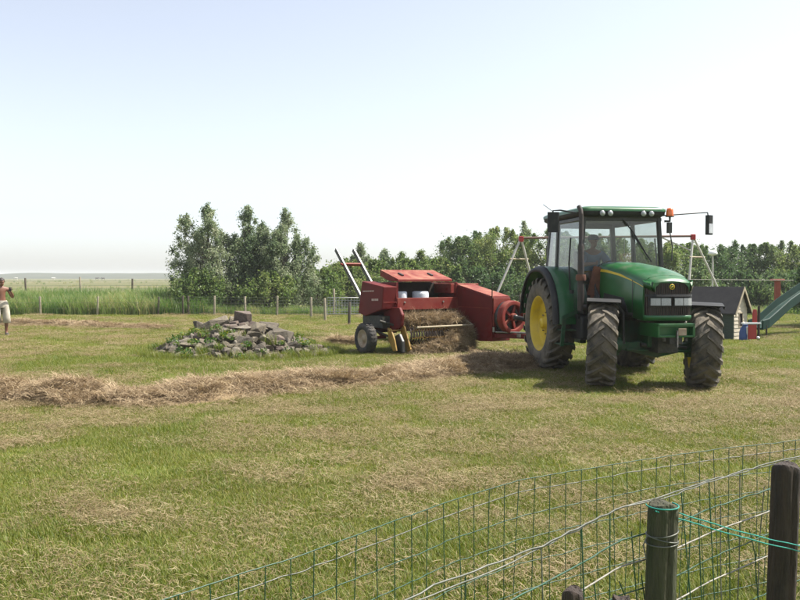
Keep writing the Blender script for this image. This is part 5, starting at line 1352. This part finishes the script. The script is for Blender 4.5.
for s in (-1, 1):
    mb = MB(); sl_ = (HR - HE) / WY; ov = .10
    mb.prism([(0, HR + .03), (s * (WY + ov), HE - ov * sl_ + .03), (s * (WY + ov), HE - ov * sl_), (0, HR)], -LX - .09, LX + .09, 'x'); rf = mb.build('roof', 'roof_felt', PH, .004)
    for sx in (-1, 1):
        mb = MB(); mb.prism([(0, HR + .036), (s * (WY + ov + .01), HE - ov * sl_ + .036), (s * (WY + ov + .01), HE - ov * sl_ - .05), (0, HR - .06)], sx * (LX + .092), sx * (LX + .112), 'x'); mb.build('bargeboard', 'trim_wood', rf)
mb = MB(); mb.span(LX + .0, LX + .012, -.13, .13, .33, .36); mb.span(LX, LX + .012, -.13, .13, .70, .73); mb.span(LX, LX + .012, -.13, -.10, .36, .70); mb.span(LX, LX + .012, .10, .13, .36, .70); mb.build('window_frame', 'trim_wood', PH)

# ------------------------------------------------------------------ toys by the gable
b = ground_at(752.5, 342)
TY = empty('play_toy', (b.x, b.y, float(gz(b.x, b.y))), R(10), 'red plastic play panel standing in front of the playhouse gable', 'toy')
mb = MB(); mb.loft([rr_ring(-.13, .11, -.02, .02, z, .015) for z in (.06, .44)]); mb.build('panel', 'toy_red', TY, .01)
mb = MB(); mb.loft([rr_ring(-.01 + i, .12 - i, -.02, .02, z, .015) for z, i in ((.50, 0), (.70, .0), (.80, .01), (.83, .03))]); mb.build('back_panel', 'toy_red', TY, .01)
mb = MB(); mb.span(-.30, .20, -.06, .06, .45, .49); mb.build('shelf', 'white_cloth', TY, .006)
mb = MB(); mb.span(.15, .19, -.03, .03, -.02, .92); mb.build('upright', 'post_dark', TY, .006)
mb = MB(); mb.lathe([(.001, -.05), (.035, -.045), (.04, 0), (.001, .02)], 12, 'y', (.13, -.02, .10)); mb.build('knob', 'white_cloth', TY)
b = ground_at(744.5, 341.5)
SK = MB(); SK.loft([oval(0, 0, z, rx, ry, wob=.08) for z, rx, ry in ((0, .14, .11), (.1, .155, .12), (.22, .14, .11), (.34, .11, .09), (.40, .06, .05), (.43, .075, .06))])
o = SK.build('toy_bag', 'toy_blue', None, loc=(b.x, b.y - .02, float(gz(b.x, b.y)))); tag(o, 'blue and white cloth bag sitting below the playhouse window', 'bag')
mb = MB(); mb.loft([[(x, -.125 - .02 * math.cos(x * 9), z) for x, z in ((-.01 + k, .06), (.08 + k, .06), (.10 + k, .36), (.03 + k, .36))] for k in (0, .001)], True, False); mb.loft([oval(.045, -.095, z, .05, .03, wob=0) for z in (.05, .2, .37)]); mb.build('white_patch', 'white_cloth', o)

# ------------------------------------------------------------------ slide
s0, s1 = at(759, 325, 22.0), at(803, 292, 23.2)
SL = empty('slide', (s0.x, s0.y, float(gz(s0.x, s0.y))), 0, 'dark green slide sloping down beside the playhouse', 'slide')
def rs(v): return Vector((v[0] - s0.x, v[1] - s0.y, v[2]))
s2 = s1 + (s1 - s0) * .45
path = [s0 + Vector((-.12, -.05, -.05)), s0 + Vector((.1, .05, .0)), s0.lerp(s1, .28) + Vector((0, 0, -.02)), s0.lerp(s1, .55) + Vector((0, 0, .03)), s1, s2 + Vector((0, 0, -.02))]
rings = []; dirn = Vector((s1.x - s0.x, s1.y - s0.y, 0)).normalized(); nn = Vector((-dirn.y, dirn.x, 0))
for p in path:
    p = rs(p); w = .20
    prof = [(-w - .03, .20), (-w, .22), (-w + .02, .0), (w - .02, .0), (w, .22), (w + .03, .20), (w + .03, -.05), (-w - .03, -.05)]
    rings.append([p + nn * a + Vector((0, 0, z - .03)) for a, z in prof])
mb = MB(); mb.loft(rings, True, False); mb.build('chute', 'slide_green', SL, .01)
mb = MB()
for q in (-.2, .2):
    p = rs(s0) + nn * q; mb.tube([p + Vector((.02, 0, 0)), (p.x + .02, p.y, -.05)], .025, 8)
    p = rs(s2) + nn * q; mb.tube([p + Vector((.1, 0, .5)), (p.x + .1, p.y, -.05)], .04, 8); mb.tube([p + Vector((.9, .1, .5)), (p.x + .9, p.y + .1, -.05)], .04, 8)
mb.build('support', 'post_dark', SL)
p = rs(s2); mb = MB(); mb.box((p.x + .5, p.y + .05, p.z - .05), (.9, .6, .05)); mb.build('platform', 'trim_wood', SL, .005)

# ------------------------------------------------------------------ cableway post, cable, lamp
b = ground_at(777, 320.5)
PO = empty('cable_post', (b.x, b.y, float(gz(b.x, b.y))), 0, 'red painted post with a flat cap holding the cable across the lawn', 'post')
hp = at(777, 278, b.y).z
mb = MB(); mb.span(-.09, .09, -.09, .09, .55, hp - .08); mb.build('upper_post', 'post_red', PO, .015)
mb = MB(); mb.span(-.07, .07, -.07, .07, -.1, .55); mb.build('lower_post', 'post_brown', PO, .015)
mb = MB(); mb.span(-.24, .24, -.13, .13, hp - .085, hp); mb.build('cap', 'post_red', PO, .02)
cz = at(777, 280.3, b.y).z
mb = MB(); mb.tube([(gt(640, b.y), b.y - .14, at(640, 279, b.y).z), (b.x, b.y - .14, cz), (gt(880, b.y), b.y - .14, at(880, 281.5, b.y).z)], .012, 6)
o = mb.build('cable', 'wire_pale', PO); o.location = (-b.x, -b.y, -PO.location.z)
b = ground_at(712, 322)
LM = empty('garden_lamp', (b.x, b.y, float(gz(b.x, b.y))), 0, 'white round garden lamp on a grey pole above the playhouse', 'lamp')
hl = at(712, 252, b.y).z
mb = MB(); mb.tube([(0, 0, -.1), (0, 0, hl - .1)], .035, 8); mb.build('pole', 'pole_grey', LM)
mb = MB(); mb.lathe([(.05, hl - .12), (.16, hl - .09), (.17, hl - .02), (.10, hl + .06), (.001, hl + .07)], 16, 'z'); mb.build('shade', 'lamp_white', LM)

# ------------------------------------------------------------------ foreground mesh fence
def wob(seed, s, amp): return (float(fbm(s * 2.1, 3.7 + seed, 100 + seed, 3)) - .5) * amp
def path_at(P, s):
    for (a, b) in zip(P[:-1], P[1:]):
        if s <= b[3]: 
            u = (s - a[3]) / max(1e-6, b[3] - a[3]); return tuple(a[k] + (b[k] - a[k]) * u for k in range(3))
    return P[-1][:3]
def mkpath(pix, H):
    P = []; S = 0
    for i, (px, py) in enumerate(pix):
        d = ground_at(px, py, H)
        if i: S += math.hypot(d.x - P[-1][0], d.y - P[-1][1])
        P.append((d.x, d.y, H, S))
    return P
# (A) green welded mesh further out
HA = .80
PA = mkpath([(70, 634), (165, 600), (240, 574), (300, 556), (380, 527), (450, 501), (520, 481), (580, 470), (640, 460), (720, 449), (800, 440), (900, 428), (1000, 420)], HA)
FA = empty('mesh_fence', (PA[0][0], PA[0][1], 0), 0, 'green coated wire mesh fence in the foreground, farther strip', 'fence')
def fr(p): return (p[0] - PA[0][0], p[1] - PA[0][1], p[2])
def hwire(P, z, r, amp, seed, mat, parent, base, nm='line_wire', step=.045, yo=0.0):
    pts = []; s = 0
    while s <= P[-1][3]:
        q = path_at(P, s); pts.append((q[0] - base[0] + wob(seed + 7, s * 1.7, amp * .6) + random.gauss(0, amp * .05), q[1] - base[1] + yo + wob(seed + 3, s * 2, amp * .6), q[2] + z + wob(seed, s, amp) + random.gauss(0, amp * .07))); s += step
    mb = MB(); mb.tube(pts, r, 5, False); return mb.build(nm, mat, parent)
for i, (z, mt) in enumerate(((0, 'wire_green'), (-.05, 'wire_green'), (-.15, 'wire_green'), (-.25, 'wire_green'), (-.36, 'wire_green'), (-.48, 'wire_green'), (-.60, 'wire_green'), (-.74, 'wire_green'))):
    hwire(PA, z, .0021, .020 if i else .012, i, 'wire_grey' if i in (1,) else mt, FA, PA[0])
s = .02; k = 0
while s < PA[-1][3]:
    q = path_at(PA, s); lean = random.gauss(0, .012); t = wob(0, s, .012)
    mb = MB(); x, y, z = fr(q)
    mb.tube([(x, y - .004, z + t), (x + lean * .5 + random.gauss(0, .004), y - .004, z - .3), (x + lean, y - .004, z - .60), (x + lean * 1.2, y, -.02)], .0019, 5, False)
    mb.build('stay_wire', 'wire_green', FA)
    s += .098 + random.gauss(0, .004); k += 1
for px, d in ((1010, 4.9),):
    p_ = at(px, 430, d); link('post', post_mesh(.95, .04, 'post_dark'), None, FA, (p_.x - PA[0][0], p_.y - PA[0][1], 0))
# (B) nearer stock netting nailed to the round posts
HB = 1.0
PB = mkpath([(330, 640), (440, 587), (512, 560), (560, 538), (620, 508), (660, 499), (678, 493), (713, 480), (779, 461), (830, 450), (920, 432), (1010, 418)], HB)
FB = empty('stock_fence', (PB[0][0], PB[0][1], 0), 0, 'old wire stock netting fence on round wooden posts, nearest the camera', 'fence')
def frb(p): return (p[0] - PB[0][0], p[1] - PB[0][1], p[2])
hwire(PB, .004, .0024, .020, 31, 'wire_grey', FB, PB[0], 'top_wire')
hwire(PB, -.006, .0020, .022, 57, 'wire_grey', FB, PB[0], 'top_wire')
hwire(PB, -.095, .0024, .016, 32, 'wire_green', FB, PB[0]); hwire(PB, -.175, .0028, .004, 33, 'wire_pale', FB, PB[0]); hwire(PB, -.26, .0021, .02, 36, 'wire_green', FB, PB[0])
hwire(PB, -.34, .0027, .006, 34, 'wire_pale', FB, PB[0]); hwire(PB, -.48, .0022, .02, 37, 'wire_green', FB, PB[0]); hwire(PB, -.64, .0024, .01, 35, 'wire_grey', FB, PB[0])
s = .3
while s < PB[-1][3]:
    q = path_at(PB, s); x, y, z = frb(q); lean = random.gauss(.02, .035)
    top = z if random.random() < .45 else z - random.choice((.08, .17, .22))
    mb = MB(); mb.tube([(x, y + .004, top), (x + lean * .4 + random.gauss(0, .008), y + .004, .7), (x + lean, y + .004, .35), (x + lean, y, -.02)], .0021, 5, False); mb.build('stay_wire', random.choice(('wire_green', 'wire_green', 'wire_grey')), FB)
    s += random.uniform(.06, .13) * (.62 if 1.1 < s < 1.75 else 1)
def big_post(px, py, d, r, mat, parent, base, lean=0.0):
    t_ = at(px, py, d); h = t_.z
    mb = MB(); rings = []; n = 28
    ph = random.uniform(0, 6)
    for z in (-.3, 0, h * .3, h * .6, h * .85, h - .02, h - .004, h + .002):
        k = 1.0 if z < h - .01 else (.955 if z < h else .86)
        rings.append([(r * k * math.cos(a) * (1 + .025 * math.sin(3 * a + ph) + .03 * math.sin(7 * a + ph) - .20 * math.exp(-((a - 4.94) / .08) ** 2)), r * k * math.sin(a) * (1 + .03 * math.sin(5 * a + ph) - .20 * math.exp(-((a - 4.94) / .08) ** 2)), z + (.006 * math.sin(2 * a + ph) if z > h - .03 else 0)) for a in np.linspace(0, 2 * PI, n + 1)[:-1]])
    mb.loft(rings, True, True)
    return mb.build('post', mat, parent, loc=(t_.x - base[0], t_.y - base[1], 0), rot=(0, lean, 0)), t_
p2, t2 = big_post(656, 504, 2.38, .044, 'post_green', FB, PB[0], R(1.2))
p3, t3 = big_post(779, 465, 2.80, .047, 'post_dark', FB, PB[0], R(1.5))
p1, t1 = big_post(573, 591, 2.05, .028, 'post_dark', FB, PB[0])
big_post(621, 598, 2.12, .024, 'post_dark', FB, PB[0])
# wire bound round the mossy post
mb = MB()
for z, tl_ in ((-.085, .01), (-.10, -.008), (-.115, .004)):
    mb.tube([(.0465 * math.cos(a), .0465 * math.sin(a), t2.z + z + tl_ * math.cos(a)) for a in np.linspace(0, 2 * PI, 25)], .0022, 5, False)
mb.tube([(-.046, -.01, t2.z - .09), (-.06, -.015, t2.z - .12), (-.052, -.02, t2.z - .16)], .0022, 5, False)
mb.build('binding_wire', 'wire_grey', p2)
# teal baler twine strung between the posts and on past the photo edge
T0 = Vector((t2.x - .05, t2.y - .02, t2.z - .03)); 
for i, (a, b, lab) in enumerate(((at(650, 513, 2.34), at(800, 546, 2.70), 'upper strand of teal baler twine tied between the two near posts'), (at(655, 511, 2.335), at(800, 551.5, 2.71), 'lower strand of teal baler twine tied between the two near posts'))):
    pts = []
    if i == 0: a = at(679, 513, 2.35)
    for k in range(15):
        u = k / 14 * 1.25; p_ = a.lerp(b, u); pts.append((p_.x, p_.y, p_.z - .006 * math.sin(min(1, u) * PI) - (.0012 * math.sin(k * 1.7))))
    mb = MB(); mb.tube(pts, .0022, 6, False)
    if i == 1: mb.tube([(t2.x + .019 + 0.047 * math.cos(q), t2.y + .047 * math.sin(q), a.z + .004) for q in np.linspace(-3.4, .6, 16)], .0022, 6, False)
    o = mb.build('baler_twine', 'twine_teal'); tag(o, lab, 'twine', 'teal twine strands on the near fence')

# ------------------------------------------------------------------ summer haze over the flat land
m, nt = new_mat('haze')
pv = N(nt, 'ShaderNodeVolumePrincipled'); pv.inputs['Color'].default_value = (0.93, 0.96, 1.0, 1); pv.inputs['Density'].default_value = 0.00048; pv.inputs['Anisotropy'].default_value = 0.2
ou = N(nt, 'ShaderNodeOutputMaterial'); nt.links.new(pv.outputs[0], ou.inputs['Volume'])
x0, x1, y0, y1 = gx[0] - 5, gx[-1] + 5, gy[0] - 5, gy[-1] + 5
mb = MB(); mb.span(x0, x1, y0, y1, -1.4, 12.0)
tag(mb.build('haze', 'haze'), 'thin pale summer haze over the flat land', 'haze', None, 'stuff')
